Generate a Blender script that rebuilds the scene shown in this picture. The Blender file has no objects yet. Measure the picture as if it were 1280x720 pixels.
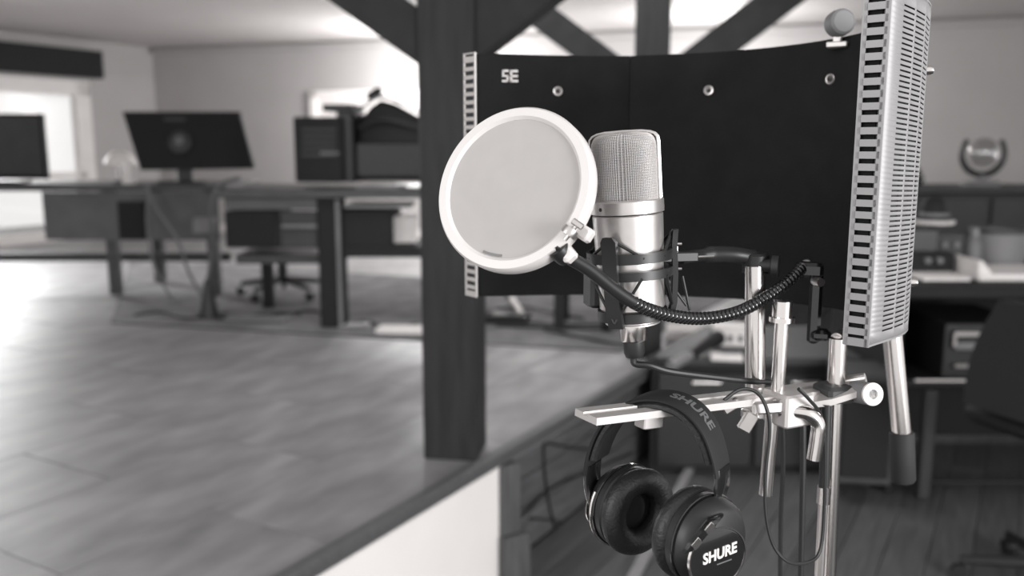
import bpy, math, random
from mathutils import Vector, Matrix, Quaternion
random.seed(7)
SC = bpy.context.scene
COL = SC.collection
V = Vector

# ---------------------------------------------------------------- camera
FPX = 1100.0
PITCH = math.radians(9.2)
CAM = V((0, 0, 0.95))
cd = bpy.data.cameras.new('camera')
cam = bpy.data.objects.new('camera', cd)
COL.objects.link(cam)
cd.sensor_width = 36.0
cd.lens = 36.0 * FPX / 1280.0
cd.clip_start = 0.02
cam.location = CAM
cam.rotation_euler = (math.pi / 2 - PITCH, 0, 0)
cd.dof.use_dof = True
cd.dof.focus_distance = 0.74
cd.dof.aperture_fstop = 4.2
SC.camera = cam

# ---------------------------------------------------------------- world and lights
world = bpy.data.worlds.new('world')
SC.world = world
world.use_nodes = True
bg = world.node_tree.nodes['Background']
bg.inputs[0].default_value = (1.0, 0.985, 0.975, 1)
bg.inputs[1].default_value = 1.0


def area(name, loc, target, size, energy, size_y=None):
    ld = bpy.data.lights.new(name, 'AREA')
    ld.shape = 'RECTANGLE'
    ld.size = size
    ld.size_y = size_y or size
    ld.energy = energy
    lo = bpy.data.objects.new(name, ld)
    lo.location = loc
    lo.rotation_euler = (V(target) - V(loc)).to_track_quat('-Z', 'Y').to_euler()
    COL.objects.link(lo)
    return lo


area('key_light_left', (-2.6, -0.9, 1.7), (0.2, 1.0, 0.4), 1.6, 46, 1.4)  # added key for the foreground, unseen behind the camera; no window there
area('fill_light_right', (2.2, -1.2, 1.0), (0.0, 2.2, 0.0), 1.2, 115, 1.2)  # added fill that brightens the white platform face; no window there
area('glass_door_light', (-5.0, 7.4, 1.2), (-3.2, 5.6, 0.0), 1.6, 58, 1.2).data.spread = 1.7
area('tile_fill_light', (0.1, 4.0, 2.02), (0.1, 4.3, 0.0), 1.6, 33, 1.6).data.spread = 2.2  # added overhead fill for the tiles; the ceiling has no opening
for px_, en_ in (((-0.75, 8.3, 1.5), 115), ((1.6, 7.4, 1.5), 60)):  # added points brightening the back wall, hidden behind post and screen; no lamps
    ld = bpy.data.lights.new('wall_fill_light', 'POINT')
    ld.energy = en_
    ld.shadow_soft_size = 0.15
    lo = bpy.data.objects.new('wall_fill_light', ld)
    lo.location = px_
    COL.objects.link(lo)

SC.view_settings.view_transform = 'Standard'
SC.view_settings.look = 'None'
SC.view_settings.gamma = 1
SC.view_settings.exposure = 0.0
SC.cycles.use_denoising = True

# ---------------------------------------------------------------- photograph geometry
FWD = V((0, math.cos(PITCH), -math.sin(PITCH)))
UPV = V((0, math.sin(PITCH), math.cos(PITCH)))


def ray(px, py):
    return V(((px - 640) / FPX, 0, 0)) + UPV * ((360 - py) / FPX) + FWD


def U(px, py, y):
    d = ray(px, py)
    return CAM + d * (y / d.y)


def Z(px, py, z):
    d = ray(px, py)
    return CAM + d * ((z - CAM.z) / d.z)


def proj(p):
    q = p - CAM
    k = q.dot(FWD)
    return 640 + FPX * q.x / k, 360 - FPX * q.dot(UPV) / k


# ---------------------------------------------------------------- materials
MATS = {}


def M(name, v, rough=0.5, metal=0.0, noise=None, bump=None, spec=0.5, rnd=0.0, stretch=None, coat=0.0, rot=0.0):
    """grey procedural material; noise = (scale, amount), bump = (scale, strength)"""
    if name in MATS:
        return MATS[name]
    m = bpy.data.materials.new(name)
    MATS[name] = m
    m.use_nodes = True
    nt = m.node_tree
    b = nt.nodes['Principled BSDF']
    k = min(1.0, v / 0.5)
    col = (v * (0.98 + 0.045 * k), v * (0.985 - 0.005 * k), v * (1.03 - 0.065 * k), 1)
    b.inputs['Base Color'].default_value = col
    b.inputs['Roughness'].default_value = rough
    b.inputs['Metallic'].default_value = metal
    b.inputs['Specular IOR Level'].default_value = spec
    b.inputs['Coat Weight'].default_value = coat
    tc = nt.nodes.new('ShaderNodeTexCoord')
    mp = nt.nodes.new('ShaderNodeMapping')
    nt.links.new(tc.outputs['Object'], mp.inputs[0])
    if stretch:
        mp.inputs['Scale'].default_value = stretch
    mp.inputs['Rotation'].default_value = (0, 0, rot)
    src = None
    sc, am = noise or (18.0, 0.05)
    nz = nt.nodes.new('ShaderNodeTexNoise')
    nz.inputs['Scale'].default_value = sc
    nz.inputs['Detail'].default_value = 5
    nt.links.new(mp.outputs[0], nz.inputs['Vector'])
    mr = nt.nodes.new('ShaderNodeMapRange')
    mr.inputs['From Min'].default_value = 0.3
    mr.inputs['From Max'].default_value = 0.7
    mr.inputs['To Min'].default_value = 1 - am
    mr.inputs['To Max'].default_value = 1 + am
    nt.links.new(nz.outputs[0], mr.inputs[0])
    fac = mr.outputs[0]
    if rnd:
        oi = nt.nodes.new('ShaderNodeObjectInfo')
        m2 = nt.nodes.new('ShaderNodeMapRange')
        m2.inputs['To Min'].default_value = 1 - rnd
        m2.inputs['To Max'].default_value = 1 + rnd
        nt.links.new(oi.outputs['Random'], m2.inputs[0])
        mu = nt.nodes.new('ShaderNodeMath')
        mu.operation = 'MULTIPLY'
        nt.links.new(fac, mu.inputs[0])
        nt.links.new(m2.outputs[0], mu.inputs[1])
        fac = mu.outputs[0]
    vm = nt.nodes.new('ShaderNodeVectorMath')
    vm.operation = 'SCALE'
    vm.inputs[0].default_value = col[:3]
    nt.links.new(fac, vm.inputs['Scale'])
    nt.links.new(vm.outputs[0], b.inputs['Base Color'])
    if bump:
        n2 = nt.nodes.new('ShaderNodeTexNoise')
        n2.inputs['Scale'].default_value = bump[0]
        n2.inputs['Detail'].default_value = 3
        nt.links.new(mp.outputs[0], n2.inputs['Vector'])
        bp = nt.nodes.new('ShaderNodeBump')
        bp.inputs['Strength'].default_value = bump[1]
        bp.inputs['Distance'].default_value = 0.002
        nt.links.new(n2.outputs[0], bp.inputs['Height'])
        nt.links.new(bp.outputs[0], b.inputs['Normal'])
    return m


M('plaster', 0.46, 0.85, noise=(3, 0.03), bump=(60, 0.1), spec=0.2)
M('ceiling_paint', 0.6, 0.9, noise=(2, 0.03), spec=0.2)
M('white_riser', 0.91, 0.7, noise=(4, 0.02), spec=0.3)
M('white_paint', 0.8, 0.5, noise=(6, 0.03))
M('tile', 0.24, 0.48, spec=0.36, noise=(3.2, 0.30), bump=(14, 0.10), rnd=0.04, stretch=(1, 2.6, 1), rot=0.5)
M('grout', 0.17, 0.9)
M('nosing', 0.10, 0.5, noise=(30, 0.2), stretch=(1, 8, 1))
M('timber', 0.021, 0.6, noise=(14, 0.28), stretch=(3, 3, 0.35), bump=(40, 0.25), spec=0.3)
M('timber_brace', 0.016, 0.6, noise=(14, 0.25), bump=(40, 0.25), spec=0.3)
M('old_wood', 0.075, 0.65, noise=(20, 0.3), stretch=(4, 4, 0.4), bump=(60, 0.4))
M('plank', 0.092, 0.45, noise=(22, 0.28), stretch=(0.25, 5, 3), rnd=0.22, bump=(40, 0.2))
M('pale_wood', 0.26, 0.6, noise=(25, 0.12))
M('rug', 0.2, 0.95, noise=(6, 0.25), bump=(300, 0.4), spec=0.1)
M('foam', 0.018, 0.95, noise=(30, 0.1), bump=(500, 0.3), spec=0.05)
M('aluminium', 0.62, 0.38, 0.5, noise=(30, 0.03))
M('aluminium_face', 0.27, 0.5, 0.2, noise=(30, 0.03))
M('chrome', 0.75, 0.2, 1.0, noise=(20, 0.03))
M('steel', 0.62, 0.3, 0.95, noise=(20, 0.05))
M('nickel', 0.66, 0.33, 0.8, noise=(120, 0.03))
M('mesh_wire', 0.62, 0.45, 0.35)
M('grille_core', 0.20, 0.8)
M('black_plastic', 0.016, 0.42, noise=(20, 0.1))
M('black_gloss', 0.012, 0.16, spec=0.6, coat=0.4)
M('black_matt', 0.018, 0.7, spec=0.25)
M('dark_grey', 0.045, 0.6, noise=(8, 0.15))
M('mid_grey', 0.16, 0.6, noise=(8, 0.1))
M('light_grey', 0.22, 0.6, noise=(8, 0.08))
M('leatherette', 0.014, 0.45, bump=(400, 0.35), spec=0.5)
M('rubber', 0.026, 0.7, noise=(30, 0.1), spec=0.3)
M('cable', 0.014, 0.5)
M('white_plastic', 0.60, 0.4, noise=(20, 0.02))
M('print_white', 0.62, 0.6)
M('print_grey', 0.11, 0.6)
M('paper', 0.75, 0.8)
M('desk_wood', 0.055, 0.45, noise=(10, 0.25), stretch=(1, 5, 5))
M('desk_grey', 0.10, 0.5, noise=(8, 0.15))
M('cabinet_paint', 0.035, 0.6, noise=(5, 0.15))
M('brass_dull', 0.16, 0.4, 0.5)


def glass(name, dens=0.85, v=0.9):
    m = bpy.data.materials.new(name)
    MATS[name] = m
    m.use_nodes = True
    nt = m.node_tree
    nt.nodes.remove(nt.nodes['Principled BSDF'])
    t = nt.nodes.new('ShaderNodeBsdfTransparent')
    g = nt.nodes.new('ShaderNodeBsdfGlossy')
    g.inputs['Roughness'].default_value = 0.03
    t.inputs[0].default_value = (v, v, v, 1)
    x = nt.nodes.new('ShaderNodeMixShader')
    x.inputs[0].default_value = 1 - dens
    nt.links.new(t.outputs[0], x.inputs[1])
    nt.links.new(g.outputs[0], x.inputs[2])
    nt.links.new(x.outputs[0], nt.nodes['Material Output'].inputs[0])
    return m


glass('window_glass', 0.93, 0.97)
glass('ornament_glass', 0.8, 0.8)


def nylon():
    m = bpy.data.materials.new('nylon_mesh')
    MATS['nylon_mesh'] = m
    m.use_nodes = True
    nt = m.node_tree
    nt.nodes.remove(nt.nodes['Principled BSDF'])
    d = nt.nodes.new('ShaderNodeBsdfDiffuse')
    t = nt.nodes.new('ShaderNodeBsdfTranslucent')
    tr = nt.nodes.new('ShaderNodeBsdfTransparent')
    d.inputs[0].default_value = (0.62, 0.595, 0.585, 1)
    t.inputs[0].default_value = (0.5, 0.48, 0.47, 1)
    # fine woven threads
    tc = nt.nodes.new('ShaderNodeTexCoord')
    w = nt.nodes.new('ShaderNodeTexNoise')
    w.inputs['Scale'].default_value = 40
    nt.links.new(tc.outputs['Object'], w.inputs['Vector'])
    mr = nt.nodes.new('ShaderNodeMapRange')
    mr.inputs['To Min'].default_value = 0.18
    mr.inputs['To Max'].default_value = 0.32
    nt.links.new(w.outputs[0], mr.inputs[0])
    a = nt.nodes.new('ShaderNodeMixShader')
    a.inputs[0].default_value = 0.25
    nt.links.new(d.outputs[0], a.inputs[1])
    nt.links.new(t.outputs[0], a.inputs[2])
    b = nt.nodes.new('ShaderNodeMixShader')
    nt.links.new(mr.outputs[0], b.inputs[0])
    nt.links.new(a.outputs[0], b.inputs[1])
    nt.links.new(tr.outputs[0], b.inputs[2])
    nt.links.new(b.outputs[0], nt.nodes['Material Output'].inputs[0])


nylon()


# ---------------------------------------------------------------- mesh helpers
def smooth_path(pts, n=12):
    """Catmull-Rom through pts"""
    P = [V(p) for p in pts]
    if len(P) < 3:
        return P
    Q = [P[0] * 2 - P[1]] + P + [P[-1] * 2 - P[-2]]
    out = []
    for i in range(1, len(Q) - 2):
        a, b, c, d = Q[i - 1], Q[i], Q[i + 1], Q[i + 2]
        for k in range(n):
            t = k / n
            out.append(0.5 * ((2 * b) + (c - a) * t + (2 * a - 5 * b + 4 * c - d) * t * t + (3 * b - a - 3 * c + d) * t ** 3))
    out.append(P[-1])
    return out


class MB:
    def __init__(self):
        self.v, self.f = [], []

    def add(self, vs, fs):
        o = len(self.v)
        self.v += [V(p) for p in vs]
        self.f += [tuple(i + o for i in f) for f in fs]
        return self

    def box(self, c, s, R=None, bevel=0.0):
        """box with chamfered vertical and horizontal edges when bevel > 0"""
        c = V(c)
        hx, hy, hz = s[0] / 2, s[1] / 2, s[2] / 2
        R = R or Matrix.Identity(3)
        if bevel <= 0:
            vs = [c + R @ V((x * hx, y * hy, z * hz)) for x in (-1, 1) for y in (-1, 1) for z in (-1, 1)]
            return self.add(vs, [(0, 1, 3, 2), (4, 6, 7, 5), (0, 4, 5, 1), (2, 3, 7, 6), (0, 2, 6, 4), (1, 5, 7, 3)])
        b = min(bevel, hx * .9, hy * .9, hz * .9)

        def ringat(z, ins):
            x0, y0 = hx - ins, hy - ins
            k = b if ins == 0 else b * 0.8
            return [V((x0 - k, -y0, z)), V((x0, -y0 + k, z)), V((x0, y0 - k, z)), V((x0 - k, y0, z)),
                    V((-x0 + k, y0, z)), V((-x0, y0 - k, z)), V((-x0, -y0 + k, z)), V((-x0 + k, -y0, z))]
        vs = []
        for z, ins in ((-hz, b), (-hz + b, 0), (hz - b, 0), (hz, b)):
            vs += [c + R @ p for p in ringat(z, ins)]
        fs = [tuple(range(7, -1, -1)), tuple(range(24, 32))]
        for k in range(3):
            for i in range(8):
                j = (i + 1) % 8
                fs.append((k * 8 + i, k * 8 + j, k * 8 + 8 + j, k * 8 + 8 + i))
        return self.add(vs, fs)

    def tube(self, pts, r, n=10, cap=True, flat=None):
        """pts polyline, r radius or list; flat = (axis, factor) squashes the section along axis"""
        P = [V(p) for p in pts]
        m = len(P)
        rs = r if isinstance(r, (list, tuple)) else [r] * m
        t0 = (P[1] - P[0]).normalized()
        u = t0.orthogonal().normalized()
        vs, fs = [], []
        pt = t0
        for i in range(m):
            t = (P[min(i + 1, m - 1)] - P[max(i - 1, 0)])
            t = t.normalized() if t.length > 1e-9 else pt
            q = pt.rotation_difference(t)
            u = (q @ u)
            u = (u - t * u.dot(t)).normalized()
            w = t.cross(u)
            pt = t
            for k in range(n):
                a = 2 * math.pi * k / n
                vs.append(P[i] + (u * math.cos(a) + w * math.sin(a)) * rs[i])
        for i in range(m - 1):
            for k in range(n):
                j = (k + 1) % n
                fs.append((i * n + k, i * n + j, (i + 1) * n + j, (i + 1) * n + k))
        if cap:
            fs.append(tuple(range(n - 1, -1, -1)))
            fs.append(tuple((m - 1) * n + k for k in range(n)))
        return self.add(vs, fs)

    def cyl(self, a, b, r, r2=None, n=16):
        return self.tube([a, b], [r, r if r2 is None else r2], n)

    def lathe(self, c, axis, prof, n=32, sx=1.0, xdir=None, closed=False):
        """prof = [(radius, along axis)]; sx squashes radius along xdir"""
        c, axis = V(c), V(axis).normalized()
        u = V(xdir) if xdir is not None else axis.orthogonal()
        u = (u - axis * u.dot(axis)).normalized()
        w = axis.cross(u)
        vs, fs = [], []
        m = len(prof)
        for r, h in prof:
            for k in range(n):
                a = 2 * math.pi * k / n
                vs.append(c + axis * h + (u * math.cos(a) * sx + w * math.sin(a)) * r)
        for i in range(m if closed else m - 1):
            i2 = (i + 1) % m
            for k in range(n):
                j = (k + 1) % n
                fs.append((i * n + k, i * n + j, i2 * n + j, i2 * n + k))
        if not closed:
            if prof[0][0] > 1e-6:
                fs.append(tuple(range(n - 1, -1, -1)))
            if prof[-1][0] > 1e-6:
                fs.append(tuple((m - 1) * n + k for k in range(n)))
        return self.add(vs, fs)

    def loft(self, rings, cap=True, loop=True):
        n = len(rings[0])
        vs = [p for r in rings for p in r]
        fs = []
        for i in range(len(rings) - 1):
            for k in range(n if loop else n - 1):
                j = (k + 1) % n
                fs.append((i * n + k, i * n + j, (i + 1) * n + j, (i + 1) * n + k))
        if cap:
            fs.append(tuple(range(n - 1, -1, -1)))
            fs.append(tuple((len(rings) - 1) * n + k for k in range(n)))
        return self.add(vs, fs)

    def prism(self, poly, d):
        """polygon (list of points) extruded by vector d"""
        n = len(poly)
        d = V(d)
        vs = [V(p) for p in poly] + [V(p) + d for p in poly]
        fs = [tuple(range(n - 1, -1, -1)), tuple(range(n, 2 * n))]
        for k in range(n):
            j = (k + 1) % n
            fs.append((k, j, n + j, n + k))
        return self.add(vs, fs)

    def build(self, name, mat, parent=None, smooth=True, angle=35):
        off = V((0, 0, 0))
        p = parent
        while p is not None:
            off += V(p.location)
            p = p.parent
        me = bpy.data.meshes.new(name)
        me.from_pydata([tuple(q - off) for q in self.v], [], self.f)
        import bmesh
        bm = bmesh.new()
        bm.from_mesh(me)
        bmesh.ops.remove_doubles(bm, verts=bm.verts, dist=1e-6)
        bmesh.ops.recalc_face_normals(bm, faces=bm.faces)
        bm.to_mesh(me)
        bm.free()
        me.materials.append(MATS[mat])
        if smooth:
            me.polygons.foreach_set('use_smooth', [True] * len(me.polygons))
            me.set_sharp_from_angle(angle=math.radians(angle))
        o = bpy.data.objects.new(name, me)
        COL.objects.link(o)
        if parent:
            o.parent = parent
        return o


def tag(o, label=None, cat=None, group=None, kind=None):
    if label:
        o['label'] = label
    if cat:
        o['category'] = cat
    if group:
        o['group'] = group
    if kind:
        o['kind'] = kind
    return o


def thing(name, loc, label, cat, group=None):
    o = bpy.data.objects.new(name, None)
    o.empty_display_size = 0.05
    o.location = loc
    COL.objects.link(o)
    return tag(o, label, cat, group)


def RZ(deg):
    return Matrix.Rotation(math.radians(deg), 3, 'Z')


def pbox(mb, x0, y0, x1, y1, Y, dep, rz=0.0, bevel=0.0):
    """a box whose front face spans that rectangle of the photograph at distance Y"""
    a, b = U(x0, y0, Y), U(x1, y1, Y)
    c = (a + b) / 2
    R = RZ(rz)
    c = c + R @ V((0, dep / 2, 0))
    mb.box(c, (abs(b.x - a.x), dep, abs(a.z - b.z)), R, bevel)
    return mb


def text_mb(s, size, fn, ext=0.0004, bold=0.0):
    """letters as a mesh, every vertex (x, y, z) of the flat text mapped by fn"""
    cu = bpy.data.curves.new('lettering', 'FONT')
    cu.body = s
    cu.size = size
    cu.extrude = ext
    cu.offset = bold
    cu.align_x = 'CENTER'
    cu.align_y = 'CENTER'
    cu.resolution_u = 3
    to = bpy.data.objects.new('lettering', cu)
    COL.objects.link(to)
    dg = bpy.context.evaluated_depsgraph_get()
    dg.update()
    me = to.evaluated_get(dg).to_mesh()
    mb = MB()
    mb.add([fn(*v.co) for v in me.vertices], [tuple(p.vertices) for p in me.polygons])
    to.evaluated_get(dg).to_mesh_clear()
    bpy.data.objects.remove(to)
    bpy.data.curves.remove(cu)
    return mb


# ================================================================ SETTING
PLAT = 0.0            # platform level
LOW = -0.45           # lower floor level
CEIL = 2.06
EA, EB = Z(395, 720, -0.04), Z(825, 461, -0.04)           # the platform edge in the photograph
ED = (EB - EA); ED.z = 0; ED.normalize()
EN = V((-ED.y, ED.x, 0))                           # towards the platform
E0 = EA - ED * 1.6


def edge(s, t=0.0, z=0.0):
    return V((E0.x, E0.y, z)) + ED * s + EN * t


EDEG = math.degrees(math.atan2(ED.y, ED.x))        # edge heading
EL = 10.2

# --- platform slab (grout bed) with tiles
mb = MB()
mb.prism([edge(-1, 0.0, -0.05), edge(EL, 0.0, -0.05), edge(EL, 9.0, -0.05), edge(-1, 9.0, -0.05)], (0, 0, 0.044))
floor = mb.build('floor', 'grout', smooth=False)
tag(floor, kind='structure')
TW, TL = 0.42, 0.84
spots = []
for i in range(-3, 14):
    for j in range(0, 22):
        s0 = i * TL + (0.42 if j % 2 else 0)
        t0 = 0.024 + j * TW
        c = edge(s0 + TL / 2, t0 + TW / 2, 0)
        if s0 > EL - TL or s0 < -1 or t0 + TW > 9.0:
            continue
        vis = False
        for q in (c, edge(s0, t0), edge(s0 + TL, t0), edge(s0, t0 + TW), edge(s0 + TL, t0 + TW)):
            if q.y > 0.7:
                X, Y = proj(q)
                if -60 < X < 1100 and Y < 800:
                    vis = True
        spots.append((not vis, (c - CAM).length, c))
spots.sort(key=lambda q: q[:2])
tb0 = MB()
tb0.box((0, 0, -0.005), (TL - 0.0025, TW - 0.0025, 0.010), None, 0.001)
tm = None
rest = MB()
RT = Matrix.Rotation(math.radians(EDEG), 3, 'Z')
for k, (hid, _, c) in enumerate(spots):
    if k >= 290 or hid:
        rest.add([c + RT @ v for v in tb0.v], tb0.f)
        continue
    if tm is None:
        o = tb0.build('tile', 'tile', floor, smooth=False)
        tm = o.data
    else:
        o = bpy.data.objects.new('tile', tm)
        COL.objects.link(o)
        o.parent = floor
    o.location = c + V((0, 0, random.uniform(-0.0008, 0.0004)))
    o.rotation_euler = (0, 0, math.radians(EDEG) + (math.pi if random.random() < .5 else 0))
if rest.v:
    tag(rest.build('tile_field', 'tile', floor, smooth=False), kind='stuff')
print('tiles', len(spots))

# --- nosing of the platform
b = MB()
b.prism([edge(-1, 0.022, -0.026), edge(-1, -0.008, -0.026), edge(-1, -0.012, -0.014), edge(-1, -0.008, 0.002), edge(-1, 0.0, 0.005), edge(-1, 0.022, 0.005)], ED * (EL + 1))
b.prism([edge(-1, 0.03, -0.040), edge(-1, -0.004, -0.040), edge(-1, -0.004, -0.026), edge(-1, 0.03, -0.026)], ED * (EL + 1))
tag(b.build('trim_1', 'nosing'), kind='structure')

# where the white face of the platform ends (photograph x = 627)
S_W = min((abs(proj(edge(k * 0.01, 0, -0.06))[0] - 627), k * 0.01) for k in range(150, 500))[1]
b = MB()
b.prism([edge(-1, 0.0, LOW - .02), edge(S_W, 0.0, LOW - .02), edge(S_W, 0.04, LOW - .02), edge(-1, 0.04, LOW - .02)], (0, 0, -0.041 - LOW + .02))
tag(b.build('wall_front', 'white_riser', smooth=False), kind='structure')
# boarded riser beyond it
riser = MB()
riser.prism([edge(S_W, 0.075, LOW - .02), edge(EL, 0.075, LOW - .02), edge(EL, 0.10, LOW - .02), edge(S_W, 0.10, LOW - .02)], (0, 0, -0.041 - LOW + .02))
riser = tag(riser.build('wall_side', 'old_wood', smooth=False), kind='structure')
nb = 3
hz = (-0.041 - LOW) / nb
pm = None
for k in range(nb):
    for q in range(3):
        ln = 2.1
        c = edge(S_W + 0.12 + ln / 2 + q * (ln + 0.004), 0.064, LOW + hz * (k + 0.5))
        if pm is None:
            b = MB()
            b.box((0, 0, 0), (ln, 0.022, hz - 0.005), None, 0.003)
            o = b.build('board', 'plank', riser, smooth=False)
            pm = o.data
        else:
            o = bpy.data.objects.new('board', pm)
            COL.objects.link(o)
            o.parent = riser
        o.location = c
        o.rotation_euler = (0, 0, math.radians(EDEG))

# --- lower floor of boards
b = MB()
b.prism([edge(-1.5, 0.2, LOW - 0.06), edge(-1.5, -6, LOW - 0.06), edge(EL, -6, LOW - 0.06), edge(EL, 0.2, LOW - 0.06)], (0, 0, 0.04))
lower = tag(b.build('floor_lower', 'black_matt', smooth=False), kind='structure')
BW, BL = 0.135, 2.2
lm = None
cnt = 0
for j in range(42):
    for i in range(-1, 5):
        s0 = i * BL + (j * 0.73) % BL
        t0 = 0.05 - (j + 1) * BW
        c = edge(s0 + BL / 2, t0 + BW / 2, LOW - 0.01)
        vis = False
        for k in range(9):
            q = edge(s0 + BL * k / 8, t0 + BW / 2, LOW)
            if q.y > 0.6:
                X, Y = proj(q)
                if 560 < X < 1420 and 380 < Y < 860:
                    vis = True
        if not vis:
            continue
        if lm is None:
            b = MB()
            b.box((0, 0, 0), (BL - 0.003, BW - 0.003, 0.02), None, 0.0015)
            o = b.build('plank', 'plank', lower, smooth=False)
            lm = o.data
        else:
            o = bpy.data.objects.new('plank', lm)
            COL.objects.link(o)
            o.parent = lower
        o.location = c + V((0, 0, random.uniform(-0.0008, 0.0008)))
        o.rotation_euler = (0, 0, math.radians(EDEG))
        cnt += 1
print('planks', cnt)

# --- walls
CO = U(190, 60, 10.0)                        # far left corner at the ceiling
CEIL = CO.z
WR = Z(1280, 20, CEIL)                       # where the back wall leaves the frame
bd = (WR - CO); bd.z = 0; bl = bd.length; bd.normalize()
BDEG = math.degrees(math.atan2(bd.y, bd.x))
bn = V((-bd.y, bd.x, 0))                     # outwards (away from the camera)
WL = Z(0, 38, CEIL)
lw = (WL - CO); lw.z = 0; lw.normalize()
LDEG = math.degrees(math.atan2(-lw.y, -lw.x))
lnrm = V((lw.y, -lw.x, 0))
if lnrm.x > 0:
    lnrm = -lnrm                             # outwards (to the left)


def bw(s, t=0.0, z=0.0):
    return V((CO.x, CO.y, z)) + bd * s + bn * t


def lwp(s, t=0.0, z=0.0):
    return V((CO.x, CO.y, z)) + lw * s + lnrm * t


b = MB()
b.prism([bw(-0.3, 0, LOW - .1), bw(bl + 2.0, 0, LOW - .1), bw(bl + 2.0, 0.12, LOW - .1), bw(-0.3, 0.12, LOW - .1)], (0, 0, CEIL - LOW + .1))
tag(b.build('wall_back', 'plaster', smooth=False), kind='structure')
b = MB()
b.prism([bw(0.02, -0.05, CEIL - 0.07), bw(bl + 1.8, -0.05, CEIL - 0.07), bw(bl + 1.8, -0.002, CEIL - 0.07), bw(0.02, -0.002, CEIL - 0.07)], (0, 0, 0.025))
b.prism([bw(0.02, -0.07, CEIL - 0.045), bw(bl + 1.8, -0.07, CEIL - 0.045), bw(bl + 1.8, -0.002, CEIL - 0.045), bw(0.02, -0.002, CEIL - 0.045)], (0, 0, 0.02))
tag(b.build('trim_2', 'plaster', smooth=False), kind='structure')
b = MB()
b.prism([bw(0, -0.02, 0), bw(5.2, -0.02, 0), bw(5.2, -0.002, 0), bw(0, -0.002, 0)], (0, 0, 0.09))
tag(b.build('baseboard_back', 'white_paint', smooth=False), kind='structure')
b = MB()
b.prism([bw(-0.3, 0.2, CEIL), bw(bl + 2.0, 0.2, CEIL), V((5.5, 0.4, CEIL)), V((-9.5, 0.4, CEIL))], (0, 0, 0.1))
tag(b.build('ceiling', 'ceiling_paint', smooth=False), kind='structure')


def lw_s(px):
    """distance along the left wall for a photograph column"""
    best = None
    for k in range(0, 700):
        q = lwp(k * 0.01, 0, 1.0)
        e = abs(proj(q)[0] - px)
        if best is None or e < best[0]:
            best = (e, k * 0.01)
    return best[1]


S1 = lw_s(104)                               # right jamb of the glazed opening
S2 = S1 + 2.2
WTOP = 1.50
b = MB()
for s0, s1, z0, z1 in ((0, S1, LOW, CEIL), (S1, S2, WTOP, CEIL), (S2, S2 + 6.5, LOW, CEIL), (S1, S2, LOW, 0.0)):
    b.prism([lwp(s0, 0, z0), lwp(s1, 0, z0), lwp(s1, 0.15, z0), lwp(s0, 0.15, z0)], (0, 0, z1 - z0))
tag(b.build('wall_left', 'plaster', smooth=False), kind='structure')
b = MB()
b.prism([lwp(0.01, -0.02, 1.72), lwp(S2, -0.02, 1.72), lwp(S2, -0.002, 1.72), lwp(0.01, -0.002, 1.72)], (0, 0, 0.03))
tag(b.build('trim_3', 'plaster', smooth=False), kind='structure')
wf = MB()
for s0, s1, z0, z1 in ((S1 - .10, S1 + .07, 0, WTOP + .08), (S2 - .06, S2 + .1, 0, WTOP + .08), (S1 - .10, S2 + .1, WTOP - 0.05, WTOP + .10),
                       (S1 + 1.0, S1 + 1.08, 0, WTOP), (S1, S2, 0, 0.10), (S1, S2, 0.62, 0.68)):
    wf.prism([lwp(s0, -0.03, z0), lwp(s1, -0.03, z0), lwp(s1, 0.06, z0), lwp(s0, 0.06, z0)], (0, 0, z1 - z0))
door = tag(wf.build('door_1', 'white_paint', smooth=False), kind='structure')
for s0, s1, z0, z1 in ((S1 + .07, S1 + 1.0, .68, WTOP - .05), (S1 + 1.08, S2 - .06, .68, WTOP - .05), (S1 + .07, S1 + 1.0, .10, .62), (S1 + 1.08, S2 - .06, .10, .62)):
    g = MB()
    g.prism([lwp(s0, 0.02, z0), lwp(s1, 0.02, z0), lwp(s1, 0.028, z0), lwp(s0, 0.028, z0)], (0, 0, z1 - z0))
    g.build('pane', 'window_glass', door, smooth=False)

# pelmet above the glazed door
r = thing('pelmet', lwp(S1 + .7, -0.1, 1.66), 'long black box pelmet on the wall above the glazed door', 'pelmet')
b = MB()
zt = 0.95 + 0.0
s_r = lw_s(123)
b.box(lwp((s_r + S2) / 2, -0.09, 1.765), (S2 - s_r, 0.14, 0.27), RZ(LDEG), 0.012)
b.build('case', 'black_matt', r)
b = MB()
b.box(lwp(s_r + 0.012, -0.09, 1.765), (0.02, 0.15, 0.275), RZ(LDEG), 0.004)
b.build('end_cap', 'black_plastic', r)

# carpet under the desks
b = MB()
p0, p1 = Z(140, 404, 0), Z(778, 440, 0)
p2 = p1 + V((0.9, 1.55, 0))
p3 = p0 + V((-1.0, 2.6, 0))
pr = [V((q.x, q.y, 0.0005)) for q in (p0, p1, p2, p3)]
b.prism(pr, (0, 0, 0.004))
rug = tag(b.build('carpet', 'rug', smooth=False), 'flat dark grey carpet lying under the desks', 'carpet')
b = MB()
b.tube([q + V((0, 0, 0.001)) for q in (pr[3], pr[0], pr[1], pr[2])], 0.004, 6)
b.build('bound_edge', 'black_matt', rug)

# ================================================================ TIMBER POSTS
PDEG = -9.0


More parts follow.
